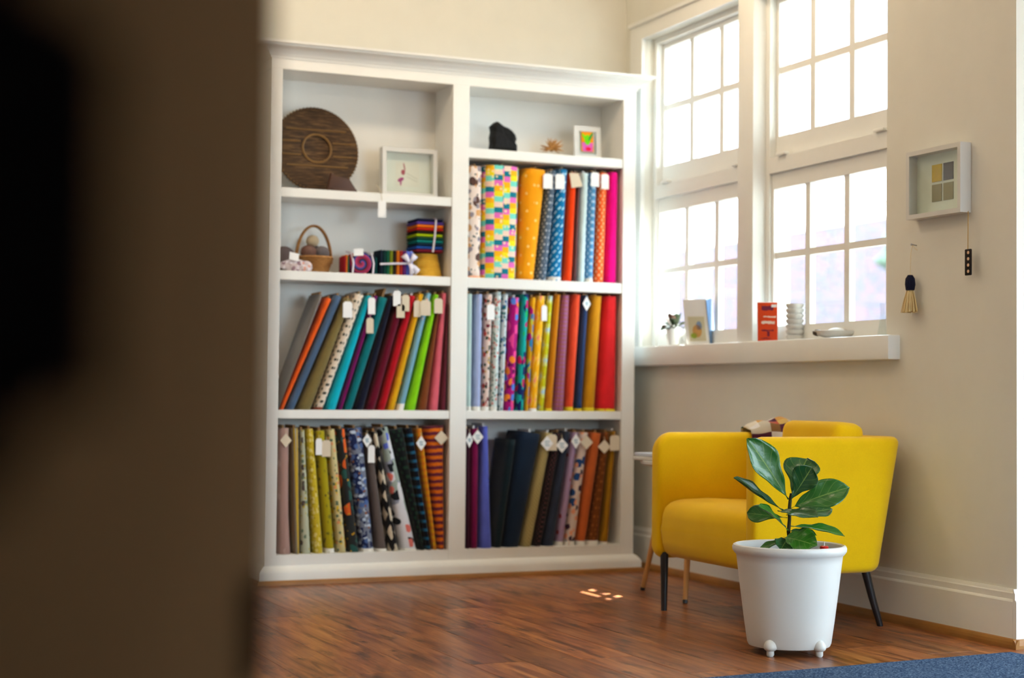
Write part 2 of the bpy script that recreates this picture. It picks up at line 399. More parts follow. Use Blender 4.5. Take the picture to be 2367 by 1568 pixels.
sf = struct(empty('window_4', (.575, YP-.06, .35)))  # unseen front window, added to light the chair side and bookcase front
boxes('window_frame', [(xx-.035, xx+.035, YP-.09, YP-.03, .35, 2.6) for xx in (-.565, .575, 1.715)] + [(-.6, 1.75, YP-.09, YP-.03, zz, zz+.06) for zz in (.35, 2.54)], M_TRIM, sf)
for xa, xb in ((-.53, .54), (.61, 1.68)):
    boxes('pane', [(xa, xb, YP-.062, YP-.058, .41, 2.54)], M_GLASS, sf)

# ------------------------------------------------------------------ outside
struct(boxes('ground_front', [(HX+2.0, XR+.15, -40, YP-.12, -.35, -.15)], plain('outside_paving', (96, 95, 92), .9, .2)))
M_GROUND = plain('outside_paving', (96, 95, 92), .9, .2)
struct(boxes('ground', [(XR+.15, 40, -40, 40, -.35, -.15)], M_GROUND))
struct(boxes('ground_near', [(.2, XR+.15, YC+.15, 40, -.35, -.15)], M_GROUND))
EZ = 3.15; EX = .09 + (EZ-1.57)*.527
struct(boxes('shading_eave', [(.2, EX, YC+.15, 1.5, EZ, EZ+.1)], M_TRIM))  # unseen eave, added and sized to let in only a strip of sun
def brick_mat():
    t = NT('red_brick', .9, .2); v = t.coord('Object'); s = t.sep(v)
    n = t.n.new('ShaderNodeTexBrick'); t.l.new(t.comb(s[1], s[2]), n.inputs['Vector'])
    n.inputs['Color1'].default_value = lin((138, 82, 84)); n.inputs['Color2'].default_value = lin((84, 80, 92)); n.inputs['Mortar'].default_value = lin((112, 108, 110))
    n.inputs['Scale'].default_value = 3.2; n.inputs['Mortar Size'].default_value = .03
    t.color(t.mix(t.noise(v, 1.2, 3), n.outputs[0], (94, 92, 100))); return t.m
hb = empty('brick_house', (16, 27, -.15)); tag(hb, 'pale red brick house seen through the window glass', 'house')
boxes('house_wall', [(16, 22, 8, 46, -.15, 4.5)], brick_mat(), hb)
prism('roof', [(15.98, 4.5), (22.5, 4.5), (19.5, 5.6)], 1, 7.6, 46.4, plain('roof_shingle', (190, 186, 190), .9, .2), hb)
M_LEAFOUT = plain('outside_foliage', (82, 96, 80), .8, .2, .3)
for i, (tx, ty, tr) in enumerate(((14.6, 16.6, .6), (14.6, 31.5, .4))):
    tr_o = empty('garden_tree', (tx, ty, -.15)); tag(tr_o, ['rounded green tree in front of the brick house beyond the window', 'smaller green tree nearer the middle of the brick house'][i], 'tree')
    tube('trunk', [(tx, ty, -.15), (tx+.05, ty, 1.2), (tx, ty, 2.9)], [.12, .1, .06], M_CARD, tr_o)
    blob('crown', (tx, ty, 3.5), (tr, tr, tr*.9), M_LEAFOUT, tr_o, 4, .5, 9, i)

# ------------------------------------------------------------------ bookcase
BL, A0, A1, B0, B1, BR = -1.9665, -1.9123, -1.0871, -1.0041, -.186, -.1165
YF, YB, HT = -.34, -.085, 2.43
ZFL, ZHD = .130, 2.3135
bc = empty('bookcase', ((BL+BR)/2, -.2, 0))
tag(bc, 'tall white built-in bookcase with crown moulding, two columns of shelves', 'bookcase')
boxes('back_panel', [(BL, BR, YB, YB+.012, .02, HT-.02)], M_SHELF, bc)
for nm, xa, xb in (('side_panel', BL+.004, A0-.004), ('divider', A1+.004, B0-.004), ('side_panel', B1+.004, BR-.004)):
    boxes(nm, [(xa, xb, YF+.02, YB, .02, HT-.02)], M_SHELF, bc)
for xa, xb in ((BL, A0), (A1, B0), (B1, BR)):
    box('face_stile', xa, xb, YF, YF+.0198, .07, ZHD, M_SHELF, bc, .0015, 1)
box('header', BL, BR, YF, YF+.0198, ZHD, HT-.012, M_SHELF, bc, .0015, 1)
box('top_board', BL, BR, YF+.02, YB, ZHD+.003, ZHD+.022, M_SHELF, bc)
box('bottom_rail', A0, A1, YF+.001, YF+.0198, .06, ZFL, M_SHELF, bc); box('bottom_rail', B0, B1, YF+.001, YF+.0198, .06, ZFL, M_SHELF, bc)
box('bottom_board', BL+.01, BR-.01, YF+.02, YB, ZFL-.02, ZFL, M_SHELF, bc)
SH = dict(L1=(1.738, 1.7794), L2=(1.3634, 1.405), L3=(.740, .7788), R1=(1.9758, 2.0208), R2=(1.359, 1.4078), R3=(.740, .7788))
for k_, (za, zb) in SH.items():
    xa, xb = (A0, A1) if k_[0] == 'L' else (B0, B1)
    box('shelf', xa+.001, xb-.001, YF+.004, YB, za, zb, M_SHELF, bc, .0015, 1)
def sweep_profile(name, prof, path, mat, parent):
    """prof: (out, z) list; path: xy corner list with outward mitred offsets"""
    bm = bmesh.new(); rows = []
    for (px_, py_), (ox, oy) in path:
        rows.append([bm.verts.new((px_+ox*o, py_+oy*o, z)) for o, z in prof])
    n = len(prof)
    for A, B in zip(rows, rows[1:]):
        for i in range(n): bm.faces.new((A[i], A[(i+1) % n], B[(i+1) % n], B[i]))
    bm.faces.new(rows[0]); bm.faces.new(rows[-1][::-1])
    return bm_obj(name, bm, mat, parent, auto=.5)
path = [((BL, YB+.012), (-1, 0)), ((BL, YF), (-1, -1)), ((BR, YF), (1, -1)), ((BR, YB+.012), (1, 0))]
crown = [(-.012, 2.362), (.004, 2.362), (.005, 2.371), (.010, 2.374), (.012, 2.382), (.020, 2.394), (.034, 2.405), (.046, 2.410), (.047, 2.417), (.056, 2.419), (.058, 2.43), (-.012, 2.43)]
sweep_profile('crown_moulding', [(o*1.28 if o > 0 else o, z) for o, z in crown], path, M_SHELF, bc)
sk = [(-.01, .0), (.030, .0), (.030, .050), (.026, .060), (.014, .074), (.002, .082), (-.01, .082)]
sweep_profile('base_moulding', [(o, max(z, .018)) for o, z in sk], path, M_SHELF, bc)
boxes('plinth', [(BL+.01, BR-.01, YF+.004, YF+.017, 0, .058), (BL+.01, BR-.01, YB-.02, YB, 0, .09)], M_SHELF, bc)
sweep_profile('shoe_moulding', [(.029, .0), (.043, .0), (.042, .01), (.037, .018), (.029, .021)], path, M_SHOE, bc)

# ------------------------------------------------------------------ fabric bolts
YBF = -.315; DEP = .19
def bolt_mesh(name, xbl, xbr, xtl, xtr, z0, z1, y0, dep, mat, parent, seed=0, flare=0.0, ztilt=0.0, round_=.95, wrinkle=.0018):
    me = D.meshes.new(name); N = 28; ROWS = 14; verts = []; faces = []; uvs = []
    rnd = random.Random(seed)
    for j in range(ROWS+1):
        t = j/ROWS; xl = xbl+(xtl-xbl)*t; xr = xbr+(xtr-xbr)*t
        if flare: xr += flare*max(0, (1-t*2.2))**2; xl -= 0
        h = (xr-xl)/2; c = (xl+xr)/2; rr = min(h*round_, dep/2)
        # superellipse-like stadium outline
        ring = []
        for i in range(N):
            a = 2*math.pi*i/N - math.pi/2
            ca, sa = math.cos(a), math.sin(a)
            e = .55
            sx = math.copysign(abs(ca)**e, ca)*h; sy = math.copysign(abs(sa)**.75, sa)*dep/2
            ring.append((c+sx, y0+dep/2+sy))
        per = [0]
        for i in range(N):
            p, q = ring[i], ring[(i+1) % N]; per.append(per[-1]+math.hypot(p[0]-q[0], p[1]-q[1]))
        zz = z0+(z1-z0)*t
        for i, (x_, y_) in enumerate(ring):
            dz = ztilt*(x_-c)/max(h, .001)*t
            k = wrinkle*mnoise.noise(Vector((i*.7+seed*3.1, j*.55, seed*1.7)))*(1.6-t)
            verts.append((x_+k*.35, y_+k*1.5, zz+dz))
        uvs.append([(per[i] + seed*.137, zz + seed*.071) for i in range(N+1)])
    for j in range(ROWS):
        for i in range(N):
            faces.append((j*N+i, j*N+(i+1) % N, (j+1)*N+(i+1) % N, (j+1)*N+i))
    faces.append(tuple(reversed(range(N)))); faces.append(tuple(ROWS*N+i for i in range(N)))
    me.from_pydata(verts, [], faces); ul = me.uv_layers.new(name='UVMap'); li = 0
    for j in range(ROWS):
        for i in range(N):
            for (jj, ii) in ((j, i), (j, i+1), (j+1, i+1), (j+1, i)):
                ul.data[li].uv = uvs[jj][ii]; li += 1
    for q in (0, ROWS):
        for i in range(N):
            ul.data[li].uv = (verts[q*N+i][0]*1.0+seed*.1, verts[q*N+i][1]); li += 1
    o = link(name, me, mat, parent)
    for p in me.polygons: p.use_smooth = len(p.vertices) == 4
    return o

def price_tag(parent, px0, px1, py0, py1, shape, mat, y=None, mark=False, top=None):
    yv = YBF-.008 if y is None else y
    a = on(px0, py0, 1, yv); b = on(px1, py1, 1, yv); cx_, cz_ = (a.x+b.x)/2, (a.z+b.z)/2; hw, hh = abs(b.x-a.x)/2, abs(a.z-b.z)/2
    if shape == 'd': poly = [(cx_, cz_-hh), (cx_+hw, cz_), (cx_, cz_+hh), (cx_-hw, cz_)]
    elif shape == 't':
        sh_ = hw*.35; poly = [(cx_-hw+sh_, cz_-hh), (cx_+hw+sh_, cz_-hh+.01), (cx_+hw-sh_, cz_+hh), (cx_-hw*.7-sh_, cz_+hh)]
    else: poly = [(cx_-hw, cz_-hh), (cx_+hw, cz_-hh), (cx_+hw, cz_+hh*.75), (cx_+hw*.6, cz_+hh), (cx_-hw*.6, cz_+hh), (cx_-hw, cz_+hh*.75)]
    t = prism('tag', poly, 1, yv-.0012, yv, mat, parent)
    zt = (top if top else cz_+hh+.015)
    o = tube('string', [(cx_, yv-.0006, cz_+hh-.004), (cx_+.002, yv+.004, (cz_+hh+zt)/2), (cx_, yv+.005, zt)], .0011, M_STRING, None, 5)
    o.parent = t
    if mark:
        bm = bmesh.new(); s = hw*.42
        for k in range(3):
            add_box(bm, cx_-s+k*.002, cx_+s*(.6 if k % 2 else 1), yv-.0019, yv-.0012, cz_+s*.7-k*s*.7-.0016, cz_+s*.7-k*s*.7+.0016)
        o = bm_obj('printed_mark', bm, M_MARK, None); o.parent = t
    return t

def bolt(spec, shelf_z, group, seed):
    (bl, br, tl, tr, ty, mat, label) = spec[:7]; opt = spec[7] if len(spec) > 7 else {}
    y0 = opt.get('y', YBF); dep = opt.get('dep', DEP); yb = 1480
    sy = opt.get('by', None)
    # pixel columns to x on the bolt-front plane, at the height of the shelf and of the top
    def x_at(px, z):
        lo, hi = -100., 1700.
        for _ in range(40):
            md = (lo+hi)/2
            if on(px, md, 1, y0).z > z: lo = md
            else: hi = md
        return on(px, lo, 1, y0).x
    zt = on((tl+tr)/2, ty, 1, y0).z; z0 = shelf_z+.0005
    xbl, xbr, xtl, xtr = x_at(bl, z0), x_at(br, z0), x_at(tl, zt), x_at(tr, zt)
    lo_, hi_ = ((A0, A1) if (xbl+xbr)/2 < A1 else (B0, B1))
    xbl, xtl = max(xbl, lo_+.002), max(xtl, lo_+.002); xbr, xtr = min(xbr, hi_-.003), min(xtr, hi_-.003)
    g = .0013
    under = 1.9758 if shelf_z > 1 else (.740 if shelf_z < .5 else (1.3634 if hi_ < -1 else 1.359))
    zt = min(zt, under-.012)
    root = empty('fabric_bolt', ((xbl+xbr)/2, y0+dep/2, z0)); tag(root, label, 'fabric bolt', group)
    lean = ((xtl+xtr)/2-(xbl+xbr)/2)/(zt-z0)
    bolt_mesh('fabric', xbl+g, xbr-g, xtl+g, xtr-g, z0, zt, y0, dep, mat, root, seed, opt.get('flare', 0), -lean*(xtr-xtl)/2*.8)
    # cardboard core that sticks out of the top
    xc = (xtl+xtr)/2; th = min(.009, (xtr-xtl)*.3); ch = min(opt.get('core', .014), max(.001, under-.004-zt))
    M = Matrix.Shear('XY', 4, (0, 0)); bm = bmesh.new()
    add_box(bm, -th/2, th/2, y0+.03, y0+dep-.02, -.03, ch)
    for v in bm.verts: v.co.x += xc + lean*v.co.z; v.co.z += zt
    bm_obj('cardboard_core', bm, opt.get('coremat', M_CARD), root)
    if 'selv' in opt:
        hh = opt.get('selvh', .02); t = hh/(zt-z0)
        o = bolt_mesh('selvedge', xbl+.0002, xbr-.0002, xbl+(xtl-xbl)*t+.0002, xbr+(xtr-xbr)*t-.0002, z0, z0+hh, y0-.0015, dep+.003, opt['selv'], root, seed+.5, wrinkle=0)
    for tg in opt.get('tags', []):
        price_tag(root, *tg[:4], tg[4], tg[5], mark=(tg[4] == 'd' and tg[5] is M_TAGW), y=tg[6] if len(tg) > 6 else None)
    return root

G1 = 'fabric bolts on the shelf under the cactus picture'
G2 = 'fabric bolts on the middle shelf below the dotted bolts'
G3 = 'fabric bolts standing in the bottom compartment near the window'
G4 = 'leaning plain fabric bolts on the shelf under the baskets'
G5 = 'printed fabric bolts in the bottom compartment under the leaning bolts'
TW, TB = M_TAGW, M_TAGB
R2B = [
 (1080.5, 1116, 1084, 1120, 384, f_print('cream_petal', (238, 222, 212), [(20, .36, .5, (214, 160, 104), 1), (15, .30, .4, (92, 66, 60), 1), (22, .26, .4, (150, 140, 150), 1), (44, .2, .3, (40, 66, 70), 1)]), 'cream fabric bolt printed with brown and tan petals, beside the bookcase divider', dict(selv=M_SELV_O, selvh=.008)),
 (1117.5, 1201, 1122.6, 1209, 383, f_blocks('camera_blocks', [(246, 214, 196), (120, 222, 206), (244, 226, 30), (252, 186, 20), (232, 110, 196), (10, 122, 144)], .044, .026), 'wide fabric bolt printed with pink, yellow, teal and mint colour blocks', dict(dep=.17)),
 (1202, 1240, 1214, 1270, 391, f_dots('marigold_dots', (248, 164, 8), (255, 214, 130), .06, .10), 'marigold yellow fabric bolt with sparse pale dots', dict(tags=[(1256, 1277, 401, 437, 'r', TW)])),
 (1242, 1267, 1271, 1290, 395, f_dots('slate_dots', (86, 104, 124), (196, 208, 224), .024, .2), 'slate grey fabric bolt with small white dots', dict(tags=[(1284, 1305, 402, 438, 'r', TW)])),
 (1269, 1302.5, 1292, 1317, 391, f_dots('blue_triangles', (0, 116, 176), (176, 222, 246), .030, .19, True), 'bright blue fabric bolt with white triangle dots', dict(selv=M_SELV_W)),
 (1304, 1326, 1318, 1337, 400, f_solid('red_orange', (255, 66, 4)), 'plain red orange fabric bolt between blue and white bolts', dict(tags=[(1317, 1342, 400, 436, 't', TB)])),
 (1326.5, 1335, 1338, 1343.5, 402, f_solid('dark_mauve', (110, 84, 92)), 'thin dusty mauve fabric bolt squeezed between red orange and white bolts'),
 (1335.5, 1355, 1344, 1365, 400, f_solid('ice_white', (206, 230, 242)), 'plain icy white fabric bolt beside a light blue dotted one', dict(coremat=TW)),
 (1355.5, 1374, 1365.5, 1384, 399, f_dots('sky_dots', (84, 150, 204), (178, 210, 238), .024, .28), 'light blue fabric bolt with pale round dots', dict(selv=M_SELV_W, tags=[(1366, 1385, 398, 432, 'r', TW)])),
 (1375, 1400, 1387, 1408, 399, f_dots('orange_dots', (255, 104, 36), (255, 186, 140), .024, .27), 'orange fabric bolt with pale peach dots', dict(tags=[(1390, 1407, 402, 438, 'r', TW)])),
 (1401.5, 1430, 1409, 1436, 398, f_solid('hot_magenta', (246, 0, 142)), 'plain hot magenta fabric bolt at the end of its shelf'),
]
R3B = [
 (1079.5, 1092, 1082.5, 1094.5, 679, f_solid('pale_mint', (196, 222, 220)), 'plain pale mint fabric bolt beside the divider', dict(selv=M_SELV_W)),
 (1094, 1115, 1100, 1119, 680, f_solid('periwinkle_pale', (166, 180, 222)), 'plain pale periwinkle fabric bolt', dict(selv=M_SELV_W)),
 (1115.5, 1133.5, 1122.6, 1143, 680, f_print('red_floral', (228, 206, 196), [(30, .36, .45, (190, 72, 62), 1), (36, .3, .4, (52, 74, 66), 1), (30, .25, .3, (120, 30, 50), 1), (44, .22, .2, (214, 170, 50), 1)]), 'blush fabric bolt with red and dark green flowers', dict(selv=M_SELV_W, tags=[(1126, 1143, 703, 740, 'r', TW)])),
 (1134.5, 1153, 1145, 1163, 675, f_print('teal_sprig', (216, 230, 230), [(60, .32, .5, (44, 130, 130), 1), (50, .28, .35, (214, 90, 76), 1)]), 'white fabric bolt sprigged with small teal leaves and coral buds', dict(selv=M_SELV_W)),
 (1154, 1166, 1164, 1178, 680, f_print('teal_leaf', (220, 230, 238), [(34, .36, .5, (20, 110, 124), 1.5), (40, .3, .3, (60, 110, 190), 1)]), 'white fabric bolt with large teal and blue leaves'),
 (1167, 1193, 1181, 1206, 688, f_print('magenta_floral', (170, 10, 118), [(16, .40, .6, (236, 70, 150), 1), (18, .33, .4, (250, 140, 40), 1), (18, .3, .4, (80, 130, 220), 1), (30, .3, .3, (96, 10, 80), 1)]), 'magenta fabric bolt with big orange and blue flowers', dict(coremat=TW)),
 (1194, 1214, 1208, 1227, 680, f_print('teal_floral', (12, 172, 166), [(15, .42, .55, (14, 34, 100), 1), (17, .34, .4, (206, 20, 110), 1), (20, .28, .35, (40, 180, 90), 1)]), 'teal fabric bolt with navy and pink flowers', dict(coremat=TW)),
 (1214.5, 1223, 1227.5, 1242, 688, f_print('yellow_blue_floral', (236, 172, 10), [(14, .45, .5, (30, 130, 190), 1), (18, .36, .4, (200, 10, 140), 1), (20, .3, .3, (200, 220, 70), 1)]), 'yellow fabric bolt with blue and purple flowers'),
 (1223.5, 1245, 1243, 1265, 684, f_diamond('yellow_ikat', (252, 182, 10), (255, 210, 90), (252, 150, 120), .04, .10), 'yellow ikat fabric bolt with peach streaks', dict(selv=M_SELV_W, selvh=.012, tags=[(1252, 1264, 706, 742, 'r', TW)])),
 (1245.5, 1260, 1266, 1282, 684, f_diamond('lime_ikat', (206, 204, 20), (220, 226, 130), (178, 214, 236), .036, .075), 'lime yellow ikat fabric bolt with pale blue diamonds'),
 (1261, 1280, 1284, 1299, 681, f_solid('dark_marigold', (204, 126, 6)), 'plain dark marigold fabric bolt with yellow selvedge', dict(selv=M_SELV_Y, selvh=.013)),
 (1281, 1308, 1299.5, 1321, 682, f_plaid('mauve_plaid', (150, 84, 120), (176, 110, 160), (160, 100, 70), .02), 'mauve and brown plaid fabric bolt', dict()),
 (1309, 1329, 1324, 1347, 680, f_solid('coral_red', (232, 78, 44)), 'plain coral red fabric bolt with yellow selvedge', dict(selv=M_SELV_Y, selvh=.02)),
 (1332, 1348, 1348, 1364, 683, f_dots('navy_knit', (26, 52, 100), (60, 84, 130), .008, .3), 'navy textured fabric bolt with diamond paper tag', dict(selv=M_SELV_Y, selvh=.013, tags=[(1347, 1365, 685, 720, 'd', M_TAGW)])),
 (1349, 1379.5, 1366.5, 1397, 684, f_solid('golden_brown', (202, 136, 8)), 'plain golden brown fabric bolt beside a thick red one', dict(selv=M_SELV_Y, selvh=.018)),
 (1385, 1433, 1398, 1433, 685, f_solid('scarlet', (222, 34, 40)), 'thick plain scarlet fabric bolt at the shelf end', dict(selv=M_SELV_Y, selvh=.012)),
]
RFB = [
 (1077.5, 1088, 1077.5, 1089, 993, f_solid('dark_plum', (62, 14, 40)), 'dark plum fabric bolt against the divider in the bottom compartment', dict(tags=[(1077, 1093, 1000, 1036, 'd', TW)])),
 (1088.5, 1108, 1090, 1111, 991, f_solid('wine', (122, 8, 74)), 'wine purple fabric bolt beside a blue one', dict(coremat=TW, tags=[(1091, 1117, 994, 1027, 'd', TW, YBF-.012)])),
 (1109, 1141, 1114, 1132, 986, f_solid('periwinkle', (90, 104, 206)), 'periwinkle blue fabric bolt flaring at the bottom', dict(coremat=TW, flare=.004)),
 (1143, 1163, 1174, 1198, 1016, f_solid('dark_green_navy', (14, 32, 40)), 'short blackish green fabric bolt leaning on a navy one', dict(core=.0)),
 (1163.5, 1206, 1199, 1259, 1000, f_solid('navy', (16, 34, 56)), 'thick dark navy fabric bolt leaning, with diamond tag', dict(coremat=TW, tags=[(1250, 1279, 1008, 1043, 'd', TW, YBF-.014)])),
 (1206.5, 1233, 1259.5, 1282, 1001, f_stripe('tan_twill', [(178, 162, 108), (158, 142, 92)], .016, 1, 1.0), 'tan twill fabric bolt leaning between navy and black bolts', dict(coremat=TW, tags=[(1265, 1287, 1005, 1042, 'r', TB)])),
 (1236, 1254, 1283, 1305, 1001, f_dots('black_red_dots', (24, 22, 28), (110, 66, 66), .016, .22), 'black fabric bolt with tiny dusty red dots', dict(tags=[(1285, 1313, 1013, 1047, 'd', TW, YBF-.012)])),
 (1255, 1285, 1306, 1322, 998, f_solid('slate_navy', (44, 52, 72)), 'dark slate blue fabric bolt leaning beside a lilac one', dict(coremat=TW)),
 (1287, 1305, 1324, 1341, 1000, f_print('lilac_buds', (166, 140, 176), [(14, .14, .6, (140, 50, 60), 1)]), 'lilac fabric bolt with tiny red buds', dict(selv=M_SELV_W, tags=[(1320, 1342, 1003, 1038, 'd', TW)])),
 (1306, 1333, 1342, 1366, 1000, f_print('tulip_print', (218, 196, 184), [(15, .34, .6, (34, 74, 130), 1.2), (17, .3, .5, (62, 36, 60), 1.2), (24, .3, .35, (232, 160, 124), 1)]), 'cream fabric bolt with navy and plum tulips', dict(selv=M_SELV_W, tags=[(1341, 1370, 1006, 1040, 'd', M_TAGB, YBF-.012)])),
 (1334, 1357, 1368, 1396, 1001, f_solid('rust_orange', (190, 92, 40)), 'plain rust orange fabric bolt in the bottom compartment', dict(selv=M_SELV_W)),
 (1358, 1388, 1396.5, 1413.5, 1000, f_dots('cocoa_dots', (112, 58, 16), (146, 84, 36), .03, .2), 'cocoa brown fabric bolt with faint dots', dict(selv=M_SELV_W, tags=[(1382, 1412, 1017, 1049, 'd', M_TAGB)])),
 (1389, 1410, 1415, 1427.5, 997, f_solid('ochre', (160, 112, 8)), 'plain ochre fabric bolt, last in the bottom compartment', dict(selv=M_SELV_W, selvh=.012, coremat=TW, tags=[(1410, 1432, 1007, 1042, 'r', M_TAGB, YBF-.013)])),
]
L3B = [
 (641.8, 644, 738, 749, 681, f_solid('dove_grey', (128, 122, 120)), 'plain dove grey fabric bolt leaning first in its row', dict()),
 (644.5, 658, 754.5, 769.6, 690, f_solid('burnt_orange', (232, 92, 22)), 'plain burnt orange fabric bolt leaning beside a grey one', dict()),
 (659, 684, 772, 794.6, 684, f_solid('slate_blue', (72, 96, 126)), 'plain slate blue fabric bolt leaning', dict()),
 (685, 724, 796, 817, 690, f_solid('olive_brown', (122, 106, 62)), 'plain olive brown fabric bolt with loose folded edge', dict(tags=[(793, 814, 697, 735, 'r', TW)])),
 (726, 750, 819.5, 846.6, 680, f_dots('cream_scissors', (228, 214, 196), (74, 76, 70), .027, .24), 'cream fabric bolt with small dark motifs in rows', dict(selv=plain('brown_band', (120, 60, 44), .8, .2), selvh=.012)),
 (751, 781, 848, 862, 684, f_solid('turquoise', (0, 176, 200)), 'plain turquoise fabric bolt leaning', dict(tags=[(851, 867, 688, 727, 'r', TW)])),
 (782, 793, 865, 876, 684, f_solid('purple', (118, 10, 96)), 'thin plain purple fabric bolt between turquoise and teal', dict(tags=[(847, 863, 735, 771, 'r', TB)])),
 (793.8, 818, 876.5, 901, 688, f_solid('deep_teal', (0, 112, 118)), 'plain deep teal fabric bolt leaning', dict(core=.045)),
 (819.5, 844.5, 902, 914, 684, f_solid('black_navy', (18, 22, 44)), 'plain blackish navy fabric bolt leaning', dict(tags=[(909, 926, 672, 708, 'r', TW)])),
 (845.5, 871, 922, 941, 690, f_solid('dark_maroon', (98, 4, 36)), 'plain dark maroon fabric bolt leaning', dict(tags=[(917, 935, 703, 735, 'r', TB)])),
 (872.5, 894, 946, 965, 684, f_solid('crimson', (176, 8, 28)), 'plain crimson fabric bolt leaning beside a mustard one', dict(coremat=TW, tags=[(929, 946, 682, 720, 'r', TB)])),
 (895.4, 916, 967, 983, 680, f_solid('mustard', (224, 166, 16)), 'plain mustard yellow fabric bolt leaning', dict(tags=[(957, 972, 695, 733, 'r', TB)])),
 (917, 936.6, 984.5, 1001, 678, f_print('light_blue_floral', (120, 172, 196), [(18, .16, .4, (232, 190, 170), 1)]), 'light blue fabric bolt with tiny cream flowers', dict(selv=M_SELV_W, selvh=.03, tags=[(972, 995, 694, 730, 'r', TB, YBF-.012)])),
 (937.7, 965, 1003, 1017.5, 681, f_solid('lime', (134, 210, 12)), 'plain lime green fabric bolt', dict(tags=[(1004, 1023, 690, 725, 'r', TB, YBF-.012)])),
 (966, 991, 1018, 1021.5, 684, f_solid('chestnut', (126, 66, 32)), 'plain chestnut brown fabric bolt beside a pink one', dict(core=0)),
 (992, 1018, 1022, 1035.5, 678, f_solid('rose_pink', (224, 104, 122)), 'plain rose pink fabric bolt near the divider', dict()),
 (1019, 1034.5, 1036, 1040.2, 700, f_solid('mulberry', (108, 40, 58)), 'mulberry fabric bolt pressed against the divider behind the pink one', dict(core=0)),
]
LFB = [
 (643, 672, 643, 673, 990, f_print('dusty_pink', (172, 138, 130), [(20, .3, .3, (190, 158, 148), 1)]), 'dusty pink fabric bolt with loose draping edge', dict(flare=.012, tags=[(647, 674, 1002, 1035, 'd', TB)])),
 (682, 695, 674.5, 694, 990, f_stripe('grey_yellow_stripe', [(150, 142, 124), (150, 142, 124), (196, 164, 50), (140, 156, 172), (196, 164, 50), (150, 130, 120)], .06, 0), 'grey fabric bolt with yellow and blue vertical stripes', dict()),
 (695.5, 723, 694.5, 706.5, 995, f_print('sage_floral', (190, 194, 168), [(26, .34, .35, (90, 82, 78), 1), (32, .28, .35, (110, 130, 110), 1), (40, .2, .3, (190, 170, 40), 1)]), 'pale sage fabric bolt with grey flowers', dict()),
 (725.5, 751.6, 707.5, 728, 992, f_print('yellow_blossom', (206, 182, 44), [(46, .36, .6, (226, 210, 130), 1), (60, .25, .3, (170, 140, 20), 1)]), 'yellow fabric bolt with dense cream blossom', dict()),
 (753, 778, 729, 755, 996, f_print('chartreuse_leaf', (172, 158, 20), [(24, .3, .35, (120, 116, 30), 1.4), (30, .22, .25, (90, 84, 40), 1)]), 'chartreuse fabric bolt with faint dark leaves', dict(selv=M_SELV_W, tags=[(730, 744, 1014, 1052, 'r', TW), (744.5, 764, 1018, 1056, 'r', TB)])),
 (780, 805, 756, 778, 993, f_print('cream_yellow_floral', (214, 200, 146), [(20, .32, .4, (224, 188, 40), 1), (34, .28, .4, (90, 110, 90), 1.3), (30, .24, .25, (230, 160, 110), 1)]), 'cream fabric bolt with yellow flowers and green stems', dict()),
 (806, 835, 780, 801, 992, f_print('dark_orange_flower', (40, 44, 46), [(11, .38, .65, (232, 104, 40), 1), (16, .35, .35, (40, 90, 86), 1), (34, .15, .3, (210, 160, 40), 1)]), 'charcoal fabric bolt with large orange flowers', dict()),
 (836, 870, 802, 843, 990, f_print('shibori', (28, 42, 88), [(20, .30, .6, (190, 206, 226), 2), (26, .3, .5, (80, 110, 170), 1), (34, .2, .2, (140, 90, 60), 1)], base2=(120, 130, 150)), 'indigo tie dyed fabric bolt with white streaks', dict(selv=M_SELV_W, selvh=.015, tags=[(838, 859, 1002, 1035, 'd', TW)])),
 (871, 899, 844, 861.5, 1008, f_solid('taupe_grey', (98, 88, 86)), 'plain taupe grey fabric bolt between blue and zigzag bolts', dict(selv=M_SELV_W, selvh=.012, tags=[(851, 866, 1030, 1070, 'r', TW)])),
 (901, 927, 862, 874, 998, f_diamond('star_zigzag', (20, 20, 24), (216, 204, 182), (216, 204, 182), .055, .085, .004), 'black fabric bolt with cream star zigzag', dict()),
 (928, 970, 876, 900.6, 988, f_print('white_abstract', (224, 226, 234), [(10, .42, .5, (150, 158, 180), .8), (10, .42, .45, (160, 176, 168), .8), (11, .36, .35, (26, 32, 40), 1.8), (14, .26, .25, (226, 120, 110), 1), (13, .26, .25, (90, 110, 210), 1)]), 'white fabric bolt with grey, black and coral abstract shapes', dict(selv=M_SELV_W, selvh=.01)),
 (971, 985, 903, 937, 992, f_dots('black_green', (8, 14, 18), (22, 52, 36), .03, .26), 'black fabric bolt with dark green motifs', dict()),
 (985.5, 1000, 937.5, 957, 990, f_stripe('black_blue_dash', [(10, 16, 30), (10, 16, 30), (34, 96, 130)], .04, 1), 'black fabric bolt with blue dashes', dict()),
 (1001, 1013, 961, 979, 991, f_plaid('orange_check', (206, 150, 10), (220, 110, 20), (196, 100, 30), .03), 'ochre and orange checked fabric bolt', dict(tags=[(962, 985, 1008, 1042, 'd', TW)])),
 (1014, 1034, 981.5, 1034, 985, f_stripe('orange_purple', [(216, 108, 14), (104, 34, 54)], .032, 1, 0, .01), 'orange and purple striped fabric bolt beside the divider', dict(core=0, tags=[(1004, 1036, 996, 1029, 'd', TB)])),
]
sd = 1
for lst, z, g in ((R2B, SH['R2'][1], G1), (R3B, SH['R3'][1], G2), (RFB, ZFL, G3), (L3B, SH['L3'][1], G4), (LFB, ZFL, G5)):
    for s in lst:
        bolt(s, z, g, sd); sd += 1

